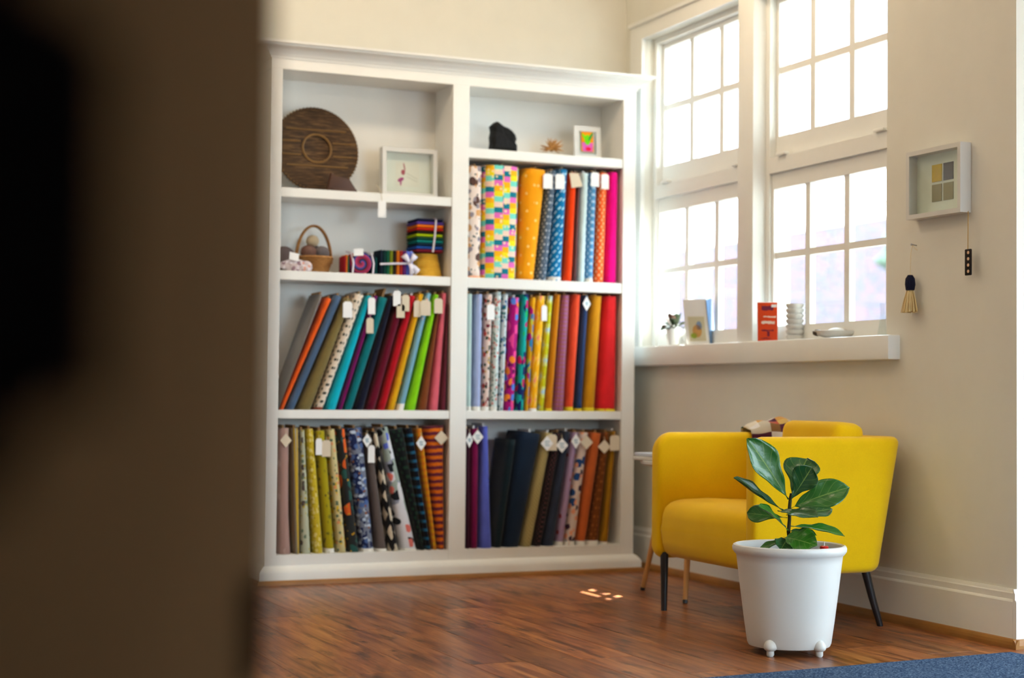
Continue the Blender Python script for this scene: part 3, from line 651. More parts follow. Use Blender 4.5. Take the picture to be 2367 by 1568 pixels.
# ------------------------------------------------------------------ objects on the upper shelves
# woven disc leaning on the back, its rim on the shelf
def woven_mat():
    t = NT('woven_bark', .75, .3); v = t.coord('Object'); s = t.sep(v)
    n = t.noise(t.mapping(v, (3, 3, 40)), 5, 4, .6); n2 = t.noise(v, 9, 3)
    c = t.ramp(n, [(.32, (26, 17, 10)), (.52, (74, 52, 30)), (.72, (132, 100, 60))]); c = t.mix(t.math('MULTIPLY', n2, .5), c, (50, 32, 22))
    t.color(c); t.bump(n, .5, .004); return t.m
M_WOVEN = woven_mat(); M_RIM = plain('reed_rim', (118, 88, 48), .6, .3, .2)
dz = SH['L1'][1]; dR = .205; dcx = -1.698
disc = empty('woven_disc', (dcx, -.17, dz)); tag(disc, 'large round dark brown woven disc standing on the top shelf', 'wall disc')
MD = Matrix.Translation((dcx, -.155, dz+dR*.985+.0065)) @ Matrix.Rotation(math.radians(80), 4, 'X')
lathe('woven_face', [(.001, -.008), (.19, -.010), (.203, -.006), (.2045, 0), (.203, .008), (.19, .012), (.12, .016), (.075, .015), (.062, .006), (.001, .005)], M_WOVEN, disc, 48, MD)
ringpts = lambda r, z, n=40: [MD @ Vector((r*math.cos(2*math.pi*i/n), r*math.sin(2*math.pi*i/n), z)) for i in range(n)]
tube('ring', ringpts(.068, .016), .005, M_RIM, disc, 6, True)
bm = bmesh.new()
for i in range(72):
    a = 2*math.pi*i/72
    tube_bm(bm, [MD @ Vector((r*math.cos(a), r*math.sin(a), z)) for r, z in ((.198, .011), (.206, .0), (.199, -.010))], .0032, 4)
bm_obj('rim_stitching', bm, M_RIM, disc)
for yy in (-.085, -.035, .03, .09):
    xx = math.sqrt(.17**2-yy**2)
    x0s = -xx
    if abs(yy) < .07:
        for a, b in ((-xx, -.078), (.078, xx)):
            tube('reed', [MD @ Vector((a+(b-a)*k/6, yy, .0175)) for k in range(7)], .0035, M_RIM, disc, 5)
    else: tube('reed', [MD @ Vector((-xx+2*xx*k/10, yy, .0155)) for k in range(11)], .0035, M_RIM, disc, 5)
# dark wooden wedge in front of it
wd = empty('wooden_wedge', (-1.60, -.27, dz)); tag(wd, 'small dark wooden wedge block leaning in front of the woven disc', 'wedge')
M_DWOOD = plain('dark_walnut', (76, 50, 38), .5, .35, .2)
pa = [on(757, 439, 1, -.3).x, on(826, 439, 1, -.3).x, on(806, 404, 1, -.3).x, on(768, 396, 1, -.3).x]
prism('block', [(pa[0], dz+.0005), (pa[1], dz+.0005), (pa[2], dz+.062), (pa[3]+.02, dz+.066), (pa[3]-.005, dz+.085)], 1, -.31, -.272, M_DWOOD, wd, .002)
prism('ledge', [(pa[0]+.015, dz+.0005), (pa[1]-.012, dz+.0005), (pa[1]-.012, dz+.012), (pa[0]+.015, dz+.012)], 1, -.328, -.311, M_DWOOD, wd, .001)
# framed pictures -----------------------------------------------------
def frame(name, label, cx_, cz0, w_, h_, y_, dep, border, tilt, rz, mat_board, art, group=None, glass=True, cat='picture frame'):
    """front faces -y; art(parent, M) adds the flat print on the mount"""
    root = empty(name, (cx_, y_, cz0)); tag(root, label, cat, group)
    M = Matrix.Translation((cx_, y_, cz0)) @ Matrix.Rotation(rz, 4, 'Z') @ Matrix.Rotation(tilt, 4, 'X')
    bm = bmesh.new()
    for b in ((-w_/2, w_/2, -dep, 0, 0, border), (-w_/2, w_/2, -dep, 0, h_-border, h_), (-w_/2, -w_/2+border, -dep, 0, border, h_-border), (w_/2-border, w_/2, -dep, 0, border, h_-border)): add_box(bm, *b, M)
    bm_obj('frame', bm, M_WHITE_PL, root)
    bm = bmesh.new(); add_box(bm, -w_/2+border, w_/2-border, -.006, -.001, border, h_-border, M); bm_obj('mount', bm, mat_board, root)
    art(root, M)
    if glass:
        bm = bmesh.new(); add_box(bm, -w_/2+border, w_/2-border, -dep+.004, -dep+.0055, border, h_-border, M); bm_obj('glass', bm, M_GLASS, root)
    return root
def flat(name, poly, y, M, mat, parent):
    bm = bmesh.new(); A = [bm.verts.new(M @ Vector((p[0], y, p[1]))) for p in poly]; B = [bm.verts.new(M @ Vector((p[0], y+.0006, p[1]))) for p in poly]
    bm.faces.new(A); bm.faces.new(B[::-1])
    for i in range(len(poly)): bm.faces.new((A[i], A[(i+1) % len(poly)], B[(i+1) % len(poly)], B[i]))
    return bm_obj(name, bm, mat, parent)
def ell(cx_, cz_, a, b, n=14, rot=0):
    return [(cx_+a*math.cos(t)*math.cos(rot)-b*math.sin(t)*math.sin(rot), cz_+a*math.cos(t)*math.sin(rot)+b*math.sin(t)*math.cos(rot)) for t in (2*math.pi*i/n for i in range(n))]
def bird_art(root, M):
    w1 = plain('paper_cream', (236, 232, 218), .8, .2); p = flat('paper', [(-.058, .055), (.058, .055), (.058, .170), (-.058, .170)], -.0075, M, w1, root)
    red = plain('print_crimson', (176, 70, 84), .8, .2); mg = plain('print_magenta', (176, 60, 130), .8, .2); gr = plain('print_grey', (190, 186, 170), .8, .2)
    for nm, pl, mt in (('printed_shape', ell(-.022, .122, .010, .013), red), ('printed_shape', ell(-.016, .148, .003, .020, 14, .2), red), ('printed_shape', ell(-.034, .086, .017, .009, 14, .5), mg), ('printed_shape', ell(-.034, .073, .004, .016), mg), ('printed_line', [(-.006, .118), (.05, .092), (.05, .094), (-.006, .120)], gr), ('printed_line', [(-.002, .100), (.05, .078), (.05, .080), (-.002, .102)], gr)):
        o = flat(nm, pl, -.0083, M, mt, None); o.parent = p
M_MOUNT = plain('mount_board', (236, 236, 224), .8, .2)
fr1 = frame('picture_frame', 'white box frame with small red print beside the woven disc', -1.262, dz+.001, .274, .232, -.2, .045, .02, -.04, 0, M_MOUNT, bird_art)
# price tag hanging from the frame over the shelf edge
tg = empty('price_tag', (-1.42, YF-.004, 1.66)); tag(tg, 'white price tag on string hanging over the shelf edge below the frame', 'price tag')
a = on(874, 463, 1, YF-.006); b = on(892, 503, 1, YF-.006)
prism('card', [(a.x, b.z), (b.x, b.z), (b.x, a.z-.01), (b.x-.008, a.z), (a.x+.008, a.z), (a.x, a.z-.01)], 1, YF-.0075, YF-.006, M_TAGW, tg)
tube('string', [((a.x+b.x)/2, YF-.0068, a.z-.006), ((a.x+b.x)/2-.003, YF-.005, dz-.01), ((a.x+b.x)/2-.002, YF+.002, dz+.004), ((a.x+b.x)/2+.004, -.25, dz+.05)], .0013, M_STRING, tg, 5)

# --- shelf with baskets -----------------------------------------------
bz = SH['L2'][1]
M_WICK = None
def wicker(name, c1, c2):
    t = NT(name, .65, .3); v = t.coord('Object'); s = t.sep(v)
    a = t.math('SINE', t.math('MULTIPLY', t.math('ARCTAN2', s[1], s[0]), 40.0)); b = t.math('SINE', t.math('MULTIPLY', s[2], 900.0))
    n = t.noise(v, 60, 2); t.color(t.mix(n, c1, c2)); t.bump(t.math('MULTIPLY', a, b), .5, .003); return t.m
def basket_weave(bm, prof, n_st=36, wave=.0022, rad=.0022):
    """horizontal weavers that go in and out round upright stakes"""
    for i, (r, z) in enumerate(prof):
        pts = []
        for k in range(n_st*2):
            a = math.pi*k/n_st; rr = r + wave*(1 if (k+i) % 2 else -1)
            pts.append((rr*math.cos(a), rr*math.sin(a), z))
        tube_bm(bm, pts, rad, 4, True)
M_WICK = wicker('wicker_tan', (150, 98, 50), (196, 144, 84)); M_WICKY = wicker('wicker_yellow', (226, 170, 40), (250, 206, 84))
def mesh_local(bm, name, mat, parent, M):
    bmesh.ops.transform(bm, matrix=M, verts=bm.verts[:]); return bm_obj(name, bm, mat, parent, auto=.9)
bx_, by_ = -1.712, -.19
bk = empty('wicker_basket', (bx_, by_, bz)); tag(bk, 'small tan wicker basket with arched handle holding yarn balls', 'basket')
MB_ = Matrix.Translation((bx_, by_, bz+.0005))
bm = bmesh.new(); basket_weave(bm, [(.064+.022*k/8, .005+.0082*k) for k in range(9)], 18, .003, .0038); mesh_local(bm, 'woven_side', M_WICK, bk, MB_)
lathe('liner', [(.0, .003), (.058, .003), (.080, .072), (.076, .072), (.054, .006), (.0, .006)], plain('basket_shadow_cane', (96, 60, 30), .8, .2), bk, 28, MB_, cap=False)  # liner colour darkened so the gaps in the weave look shaded
bm = bmesh.new(); tube_bm(bm, [(.086*math.cos(a), .086*math.sin(a), .074) for a in (2*math.pi*i/32 for i in range(32))], .0055, 6, True); mesh_local(bm, 'rim', M_WICK, bk, MB_)
bm = bmesh.new(); tube_bm(bm, [(.088*math.cos(a)*(1 if abs(math.cos(a)) > .02 else 1), 0, .05+.172*math.sin(a)) for a in (math.pi*i/24 for i in range(25))], .0065, 6); 
for v in bm.verts: v.co.y *= 1.7
mesh_local(bm, 'handle', M_WICK, bk, MB_ @ Matrix.Rotation(.12, 4, 'Z'))
def yarn_mat(name, c1, c2):
    t = NT(name, .9, .1); v = t.coord('Object'); wv = t.n.new('ShaderNodeTexWave'); t.l.new(v, wv.inputs[0]); wv.inputs['Scale'].default_value = 60; wv.inputs['Distortion'].default_value = 6
    t.color(t.mix(t.noise(v, 14, 2), c1, c2)); t.bump(wv.outputs['Fac'], .8, .004); return t.m
M_YC = yarn_mat('yarn_cream', (226, 206, 170), (190, 170, 140)); M_YG = yarn_mat('yarn_grey', (96, 90, 92), (140, 130, 130)); M_YR = yarn_mat('yarn_rust', (150, 90, 66), (110, 100, 96)); M_YM = yarn_mat('yarn_mauve', (120, 104, 104), (96, 84, 84))
for c, rr, mt, lb in (((bx_-.03, by_-.018, bz+.098), .036, M_YR, 'rust flecked yarn ball in the handled basket'), ((bx_+.032, by_-.02, bz+.095), .036, M_YG, 'dark grey yarn ball in the handled basket'), ((bx_+.004, by_+.034, bz+.105), .036, M_YM, 'mauve grey yarn ball at the back of the handled basket'), ((bx_-.006, by_+.004, bz+.152), .03, M_YC, 'cream yarn ball on top of the other balls in the basket')):
    tag(blob('yarn_ball', c, (rr, rr, rr*.95), mt, None, 3, .12, 14, c[0]), lb, 'yarn ball', 'yarn balls in the handled basket')
yc = lathe('yarn_cake', [(.0, 0), (.05, .0), (.058, .012), (.058, .05), (.05, .062), (.0, .062)], M_YM, None, 28, Matrix.Translation((-1.868, -.20, bz+.0585)) @ Matrix.Rotation(math.pi/2, 4, 'X'))
for v in yc.data.vertices: v.co.x = max(v.co.x, A0+.004) 
tag(yc, 'mauve grey yarn cake on its side behind the clear packet', 'yarn cake')
M_PKT = f_print('packet_print', (206, 190, 190), [(40, .34, .5, (150, 120, 130), 1), (50, .3, .4, (230, 220, 226), 1), (44, .25, .3, (220, 160, 140), 1)])
pk = empty('fabric_packet', (-1.82, -.29, bz)); tag(pk, 'pale pink printed fabric packet with white tag beside the handled basket', 'packet')
o = blob('packet', (-1.824, -.302, bz+.026), (.076, .016, .027), M_PKT, pk, 4, .35, 10, 3)
uvl = o.data.uv_layers.new(name='UVMap')
for lp in o.data.loops:
    v = o.data.vertices[lp.vertex_index].co; uvl.data[lp.index].uv = (v.x, v.z+v.y)
for v in o.data.vertices: v.co.z = max(v.co.z, bz+.0008); v.co.x = max(v.co.x, A0+.003)
prism('tag', [(-1.866, bz+.052), (-1.822, bz+.044), (-1.820, bz+.078), (-1.864, bz+.086)], 1, -.3245, -.3233, M_TAGW, pk)
# two bundles and a stack of folded fabric
def stripes_fold(name, axis, a0, a1, other, z, pal, parent, bev=.004):
    """folded pieces side by side along an axis: each its own slab"""
    n = len(pal)
    for i, c in enumerate(pal):
        p, q = a0+(a1-a0)*i/n, a0+(a1-a0)*(i+1)/n; mt = FOLD(c); g = .0004
        if axis == 'x': box('folded_piece', p+g, q-g, other[0], other[1], z[0], z[1], mt, parent, min(bev, (q-p)*.4), 3)
        else: box('folded_piece', other[0]+random.uniform(-.003, .003), other[1]+random.uniform(-.003, .003), other[2], other[3], p+g, q-g, mt, parent, min(bev, (q-p)*.45), 3)
_fold = {}
def FOLD(c):
    if c not in _fold: _fold[c] = plain('folded_cotton_%02x%02x%02x' % c, c, .85, .15, .12)
    return _fold[c]
# roll bundle with spiral
rb_ = empty('fabric_roll', (-1.515, -.24, bz)); tag(rb_, 'rolled fabric strips bundle with purple and red spiral end, tied with ribbon', 'fabric roll')
def spiral_mat():
    t = NT('spiral_roll', .85, .15); v = t.coord('Object'); s = t.sep(t.mapping(v, (1, 1, 1), (1.515, 0, -(bz+.052))))
    r = t.math('SQRT', t.math('ADD', t.math('MULTIPLY', s[0], s[0]), t.math('MULTIPLY', s[2], s[2])))
    an = t.math('DIVIDE', t.math('ARCTAN2', s[2], s[0]), 6.2832)
    fr = t.math('FRACT', t.math('ADD', t.math('DIVIDE', r, .034), an))
    pal = [(120, 40, 96), (190, 60, 70), (96, 70, 140), (60, 64, 120), (30, 30, 50), (150, 40, 50)]
    t.color(t.ramp(fr, [(max(0, i/6-.001), p) for i, p in enumerate(pal)], 'CONSTANT')); return t.m
lathe('roll_end', [(0, 0), (.048, 0), (.0525, .006), (.0525, .10), (.048, .106), (0, .106)], spiral_mat(), rb_, 32, Matrix.Translation((-1.515, -.19, bz+.0533)) @ Matrix.Rotation(math.pi/2, 4, 'X'))
for i, (c, a) in enumerate((((150, 30, 40), -.074), ((214, 120, 40), -.066), ((30, 90, 70), -.058))):
    box('folded_piece', -1.515+a-.004, -1.515+a+.0032, -.285, -.2, bz+.0005, bz+.088-.006*abs(i-1), FOLD(c), rb_, .003, 2)
for i, (c, a) in enumerate((((26, 34, 60), .058), ((30, 40, 50), .067), ((10, 70, 70), .076))):
    box('folded_piece', -1.515+a-.004, -1.515+a+.0042, -.285, -.2, bz+.0005, bz+.094-.006*i, FOLD(c), rb_, .003, 2)
M_RIB = plain('white_ribbon', (226, 222, 236), .5, .35, .04)
for xx in (-1.56, -1.462):
    tube('ribbon', [(xx, -.305+.0, bz+.004), (xx+.004, -.303, bz+.05), (xx, -.28, bz+.098), (xx, -.2, bz+.11)], .0042, M_RIB, rb_, 6)
prism('tag', [(-1.556, bz+.082), (-1.508, bz+.086), (-1.508, bz+.118), (-1.556, bz+.114)], 1, -.302, -.3008, M_TAGW, rb_)
# folded bundle with bow
fb_ = empty('fabric_bundle', (-1.335, -.24, bz)); tag(fb_, 'bundle of folded fabric in rainbow stripes tied with a pale ribbon bow', 'fabric bundle')
stripes_fold('folded_piece', 'x', -1.424, -1.260, (-.29, -.19), (bz+.0005, bz+.118), [(16, 30, 46), (10, 50, 50), (16, 84, 60), (110, 120, 24), (40, 30, 24), (196, 104, 20), (160, 40, 40), (96, 40, 110), (90, 110, 210), (120, 140, 226)], fb_, .006)
tube('ribbon', [(-1.425, -.296, bz+.05), (-1.34, -.297, bz+.056), (-1.27, -.298, bz+.058)], .005, M_RIB, fb_, 6)
def bow(parent, c, s):
    for a, l in ((2.2, 1.0), (.9, 1.1), (-1.2, 1.2), (-.75, 1.35)):
        d = Vector((math.cos(a), 0, math.sin(a)))*s*l; n_ = Vector((-math.sin(a), 0, math.cos(a)))
        bm = bmesh.new(); rows = []
        for k in range(7):
            t = k/6; p = Vector(c)+d*t+Vector((0, -.012*math.sin(math.pi*t), 0)); wd_ = s*(.12+.24*t)
            rows.append([bm.verts.new(p-n_*wd_), bm.verts.new(p+n_*wd_)])
        for A, B in zip(rows, rows[1:]): bm.faces.new((A[0], A[1], B[1], B[0]))
        o = bm_obj('bow_loop', bm, M_RIB, parent, smooth=True); md = o.modifiers.new('s', 'SOLIDIFY'); md.thickness = .0015
bow(fb_, (-1.285, -.302, bz+.06), .046)
# upturned basket with the stack on it
ybx, yby = -1.172, -.205
yb_ = empty('yellow_basket', (ybx, yby, bz)); tag(yb_, 'upturned yellow woven basket under the tied fabric stack', 'basket')
MB_ = Matrix.Translation((ybx, yby, bz+.0005))
bm = bmesh.new(); basket_weave(bm, [(.080-.024*k/12, .005+.0086*k) for k in range(13)], 13, .0028, .0044); mesh_local(bm, 'woven_side', M_WICKY, yb_, MB_)
lathe('basket_body', [(.074, .001), (.052, .112), (.0, .112)], plain('yellow_shadow_cane', (150, 100, 20), .8, .2), yb_, 28, MB_, cap=False)  # dark inner colour stands for the shade between the yellow strands
st = empty('fabric_stack', (ybx, yby, bz+.116)); tag(st, 'stack of folded fabrics in rainbow colours tied with ribbon, on yellow basket', 'fabric stack')
stripes_fold('folded_piece', 'z', bz+.1165, bz+.276, (ybx-.068, ybx+.068, yby-.075, yby+.07), None, [(110, 24, 40), (26, 70, 150), (16, 40, 60), (14, 120, 116), (20, 70, 50), (160, 186, 10), (36, 30, 20), (176, 30, 20), (232, 116, 20), (90, 64, 150), (24, 26, 60)], st, .0065)
tube('ribbon', [(ybx+.012, yby-.079, bz+.118), (ybx+.02, yby-.081, bz+.19), (ybx+.026, yby-.079, bz+.270), (ybx+.028, yby-.06, bz+.2785), (ybx+.028, yby+.06, bz+.2785)], .0048, M_RIB, st, 6)

# --- top shelf by the window ------------------------------------------
rz_ = SH['R1'][1]
def rock():
    bm = bmesh.new()
    px = [(1129, 346), (1132, 332), (1131, 318), (1133, 305), (1131, 292), (1138, 285), (1146, 282), (1152, 287), (1160, 293), (1170, 297), (1180, 304), (1188, 314), (1190, 324), (1188, 333), (1192, 340), (1192, 349)]
    P = [on(a_, b_, 1, -.22) for a_, b_ in px]
    P = [Vector((p.x, 0, max(p.z, rz_+.001))) for p in P]; P[0].z = P[-1].z = rz_+.001
    c = sum(P, Vector())/len(P)
    rings = []
    for y, s in ((-.262, .72), (-.250, .93), (-.228, 1.0), (-.205, .95), (-.188, .72)):
        rg = []
        for i, p in enumerate(P):
            q = c + (p-c)*s*(1+.03*mnoise.noise(Vector((i*1.3, y*60, 0)))); q.y = y+.006*mnoise.noise(Vector((i*.9, y*40, 3))); q.z = max(q.z, rz_+.001); rg.append(bm.verts.new(q))
        rings.append(rg)
    n = len(P)
    for A, B in zip(rings, rings[1:]):
        for i in range(n): bm.faces.new((A[i], A[(i+1) % n], B[(i+1) % n], B[i]))
    for rg in (rings[0], rings[-1]):
        cc = bm.verts.new(sum((v.co for v in rg), Vector())/n)
        for i in range(n): bm.faces.new((rg[i], rg[(i+1) % n], cc))
    t = NT('black_rock', .55, .4); v = t.coord('Object'); n_ = t.noise(v, 60, 5, .7); t.b.inputs['Specular IOR Level'].default_value = .15; t.color(t.mix(n_, (8, 8, 9), (26, 25, 25))); t.bump(n_, .8, .006)
    return bm_obj('black_rock', bm, t.m, None)
tag(rock(), 'rough black rock with a rounded peak on the top shelf', 'rock')
sb_ = empty('starburst_ornament', (-.53, -.24, rz_)); tag(sb_, 'small golden wooden starburst ornament between rock and cactus picture', 'ornament')
M_GOLD = plain('gilt_wood', (168, 120, 62), .5, .4, .25)
rr = random.Random(5); cst = Vector((-.53, -.24, rz_+.042))
for i in range(26):
    th_ = rr.uniform(0, 2*math.pi); ph = math.acos(rr.uniform(-.45, 1)); L = rr.uniform(.045, .068)
    d = Vector((math.sin(ph)*math.cos(th_), math.sin(ph)*math.sin(th_), math.cos(ph)))
    if d.z*L < -.039: L = .039/abs(d.z)
    tube('spike', [cst+d*.004, cst+d*L*.6, cst+d*L], [.0055, .004, .0012], M_GOLD, sb_, 5)
blob('core', cst, (.016, .016, .016), M_GOLD, sb_, 2)
prism('base', ell(-.53, -.24, .035, .03, 20), 2, rz_+.0005, rz_+.006, plain('slate_base', (60, 60, 62), .6, .3), sb_)
def cactus_art(root, M):
    og = plain('print_orange', (252, 148, 10), .8, .2); gn = plain('print_green', (110, 214, 10), .8, .2); mg = plain('print_pink', (216, 96, 190), .8, .2); rd = plain('print_red', (226, 20, 70), .8, .2); g2 = plain('print_dark_green', (20, 160, 70), .8, .2)
    p = flat('print', [(-.033, .038), (.033, .038), (.033, .138), (-.033, .138)], -.0075, M, og, root)
    for nm, pl, mt, y in (('printed_pot', [(-.026, .040), (.026, .040), (.030, .084), (-.030, .084)], mg, -.0083), ('printed_leaf', ell(0, .098, .017, .026), gn, -.009), ('printed_leaf', ell(-.017, .110, .006, .022, 14, .6), gn, -.0092), ('printed_leaf', ell(.018, .114, .006, .024, 14, -.5), g2, -.0092), ('printed_spot', ell(.004, .052, .016, .010), rd, -.009)):
        o = flat(nm, pl, y, M, mt, None); o.parent = p
frame('picture_frame', 'small white frame with bright cactus print on the top shelf', -.333, rz_+.001, .146, .165, -.235, .010, .026, -.06, 0, M_MOUNT, cactus_art)

# ------------------------------------------------------------------ things on the window sill
SZ = 1.1
pz = on(1557, 790, 0, .02); pcy = pz.y
sp = empty('potted_succulent', (.02, pcy, SZ)); tag(sp, 'small dark leaved succulent in a white pot on the window sill', 'potted plant')
lathe('pot', [(0, .0005), (.026, .0005), (.028, .004), (.040, .088), (.0405, .092), (.036, .092), (.033, .080), (0, .080)], M_WHITE_PL, sp, 28, Matrix.Translation((.02, pcy, SZ)))
def leaf_mesh(name, base, tip, width, normal, mat, parent, bend=.15, cup=.2, widest=.62, rows=14, cols=8, wav=.0, petiole=.06, thick=.0):
    """blade from base to tip, broad past the middle; bends towards -normal at the tip"""
    base, tip = Vector(base), Vector(tip); ax = tip-base; L = ax.length; ax.normalize()
    nrm = Vector(normal); nrm = (nrm-ax*nrm.dot(ax)).normalized(); sd_ = ax.cross(nrm)
    bm = bmesh.new(); G = []
    for i in range(rows+1):
        t = i/rows
        # fiddle outline
        if t < petiole: wv = .025
        else:
            s = (t-petiole)/(1-petiole)
            wv = math.sin(math.pi*min(1, s**(math.log(.5)/math.log(widest))))**.72
            wv *= (1-.22*math.exp(-((s-.33)/.14)**2))
        wv = max(wv, .012)*width/2
        c = base+ax*(L*t) - nrm*(bend*L*(t*t)) + nrm*(bend*L*t*.9)
        row = []
        for j in range(cols+1):
            u = j/cols*2-1
            hgt = cup*wv*(u*u) + wav*width*math.sin(t*19+u*2)*abs(u)**1.5
            row.append(bm.verts.new(c+sd_*(u*wv)+nrm*hgt))
        G.append(row)
    uvl = bm.loops.layers.uv.new('UVMap')
    for i in range(rows):
        for j in range(cols):
            f = bm.faces.new((G[i][j], G[i][j+1], G[i+1][j+1], G[i+1][j]))
            for lp, (a_, b_) in zip(f.loops, ((j, i), (j+1, i), (j+1, i+1), (j, i+1))): lp[uvl].uv = (a_/cols, b_/rows)
    o = bm_obj(name, bm, mat, parent, smooth=True)
    md = o.modifiers.new('thickness', 'SOLIDIFY'); md.thickness = .0012
    return o
M_SUCC = plain('succulent_green', (44, 58, 32), .45, .4, .3); M_SUCC2 = plain('succulent_red', (96, 60, 44), .45, .4, .3)
rr = random.Random(3)
for i in range(26):
    a = rr.uniform(0, 6.28); el = rr.uniform(-.25, 1.3); L = rr.uniform(.045, .075)
    b = Vector((.02+.018*math.cos(a), pcy+.018*math.sin(a), SZ+.086+rr.uniform(0, .016))); d = Vector((math.cos(a)*math.cos(el), math.sin(a)*math.cos(el), math.sin(el)))
    leaf_mesh('leaf', b, b+d*L, .036, (-d.x*math.sin(el), -d.y*math.sin(el), 1), M_SUCC if i % 4 else M_SUCC2, sp, .2, .35, .6, 5, 4)
def leaning_card(name, label, cat, px0, px1, pyb, pyt, xs, yaw_, tilt, thick, board_mat, art, extra=None, lean_px=0):
    """upright card on the sill, facing the room; yaw_ turns it about z"""
    a = on(px0, pyb, 0, xs); b = on(px1, pyb, 0, xs); c = (a+b)/2
    w_ = abs(px1-px0)/FPX*(c-CAM).dot(F)/max(.3, abs(math.cos(yaw_-YAW))); h_ = abs(pyb-pyt)/FPX*(c-CAM).dot(F)
    root = empty(name, (xs, c.y, SZ)); tag(root, label, cat)
    M = Matrix.Translation((xs, c.y, SZ+.0008)) @ Matrix.Rotation(-yaw_, 4, 'Z') @ Matrix.Rotation(-tilt, 4, 'X')
    bm = bmesh.new(); add_box(bm, -w_/2, w_/2, 0, thick, 0, h_, M); bm_obj('board', bm, board_mat, root)
    art(root, M, w_, h_)
    if extra: extra(root, M, w_, h_)
    return root
M_WCARD = plain('white_card', (240, 240, 238), .5, .4, .02)
def card_art(root, M, w_, h_):
    y = -.0006
    p = flat('print', [(-w_*.36, h_*.08), (w_*.36, h_*.08), (w_*.36, h_*.62), (-w_*.36, h_*.62)], y, M, plain('print_sand', (206, 200, 170), .8, .2), root)
    for pl, mt in ((ell(0, h_*.3, w_*.2, h_*.14), plain('print_ochre', (196, 150, 90), .8, .2)), (ell(w_*.1, h_*.42, w_*.12, h_*.1), plain('print_bluegrey', (130, 150, 180), .8, .2)), (ell(-w_*.15, h_*.2, w_*.14, h_*.06), plain('print_grass', (150, 170, 60), .8, .2))):
        o = flat('printed_shape', pl, y-.0009, M, mt, None); o.parent = p
def clear_back(root, M, w_, h_):
    bm = bmesh.new(); add_box(bm, -w_/2, w_/2, .06, .064, 0, h_*.35, M); bm_obj('stand_foot', bm, M_WCARD, root)
    bm = bmesh.new(); add_box(bm, w_/2, w_/2+.004, -.004, .055, 0, h_*.98, M); bm_obj('edge_strip', bm, plain('blue_edge', (96, 130, 170), .3, .5), root)
leaning_card('display_card', 'white display card with small landscape print beside the potted succulent', 'display card', 1590, 1640, 795, 688, .012, .95, -.24, .004, M_WCARD, card_art, clear_back)
def book_art(root, M, w_, h_):
    pu = plain('print_purple', (120, 40, 70), .7, .2); wh = plain('print_white', (250, 226, 214), .7, .2); y = -.0006
    def bar(x0, x1, z0, z1, mt):
        rr_ = random.Random(int(z0*1000)); n = 7; up = []; dn = []
        for k in range(n+1):
            xx = x0+(x1-x0)*k/n; up.append((xx*w_, (z1+rr_.uniform(-.012, .012))*h_)); dn.append((xx*w_, (z0+rr_.uniform(-.012, .012))*h_))
        return flat('printed_line', dn+up[::-1], y, M, mt, root)
    bar(-.28, .30, .80, .92, pu); bar(-.2, .42, .62, .655, wh); bar(-.30, .36, .45, .52, wh); bar(-.3, .3, .26, .30, pu); bar(-.02, .10, .12, .26, pu); bar(-.34, .2, .06, .085, pu)
    flat('sticker', [(w_*.2, h_*.88), (w_*.46, h_*.88), (w_*.46, h_*.95), (w_*.2, h_*.95)], y-.0002, M, M_TAGW, root)
def book_pages(root, M, w_, h_):
    bm = bmesh.new(); add_box(bm, -w_/2+.002, w_/2-.002, .0042, .020, .003, h_-.003, M); bm_obj('pages', bm, M_WCARD, root)
    bm = bmesh.new(); add_box(bm, -w_/2, w_/2, .0202, .0235, 0, h_, M); bm_obj('back_cover', bm, M_WCARD, root)
leaning_card('orange_booklet', 'orange booklet with white and purple lettering leaning on the window sill', 'booklet', 1752, 1797, 786, 696, .0, .62, -.2, .004, plain('booklet_orange', (226, 76, 30), .5, .3), book_art, book_pages)
c = on(1838, 780, 0, .04)
cs = empty('cup_stack', (.04, c.y, SZ)); tag(cs, 'stack of white ribbed cups beside the orange booklet', 'cup stack')
for i in range(7):
    lathe('cup', [(.032, .0), (.040, .012), (.040, .0215), (.037, .0215), (.030, .003)], M_WHITE_PL, cs, 28, Matrix.Translation((.04, c.y, SZ+.001+.0226*i)), cap=False)
lathe('base_cup', [(0, .0), (.031, .0), (.031, .002), (0, .002)], M_WHITE_PL, cs, 24, Matrix.Translation((.04, c.y, SZ+.0005)))
c = on(1938, 770, 0, .03)
dh = empty('shell_dish', (.03, c.y, SZ)); tag(dh, 'low oval white dish with dark ends on the window sill', 'dish')
MDs = Matrix.Translation((.03, c.y, SZ+.0008)) @ Matrix.Rotation(-.55, 4, 'Z') @ Matrix.Diagonal((1.0, .42, 1, 1))
lathe('dish', [(0, .0), (.05, .0), (.09, .012), (.108, .030), (.104, .031), (.085, .016), (.05, .006), (0, .006)], M_WHITE_PL, dh, 36, MDs)
for sx_ in (-1, 1):
    p = MDs @ Vector((sx_*.085, 0, .022)); blob('dark_pebble', p, (.022, .016, .014), plain('pebble', (84, 72, 62), .6, .3, .3), dh, 2, .2, 8, sx_)
p = MDs @ Vector((0, 0, .02)); blob('white_stone', p, (.058, .022, .022), M_WHITE_PL, dh, 3, .06, 5, 2)
c = on(2040, 760, 0, .03)
jar = empty('glass_vase', (.03, c.y, SZ)); tag(jar, 'clear tapering glass vase at the end of the window sill', 'vase')
lathe('vase', [(.018, .0008), (.022, .004), (.014, .05), (.010, .10), (.013, .13), (.011, .13), (.008, .10), (.012, .05), (.018, .006)], M_GLASS, jar, 24, Matrix.Translation((.03, c.y, SZ)), cap=False)

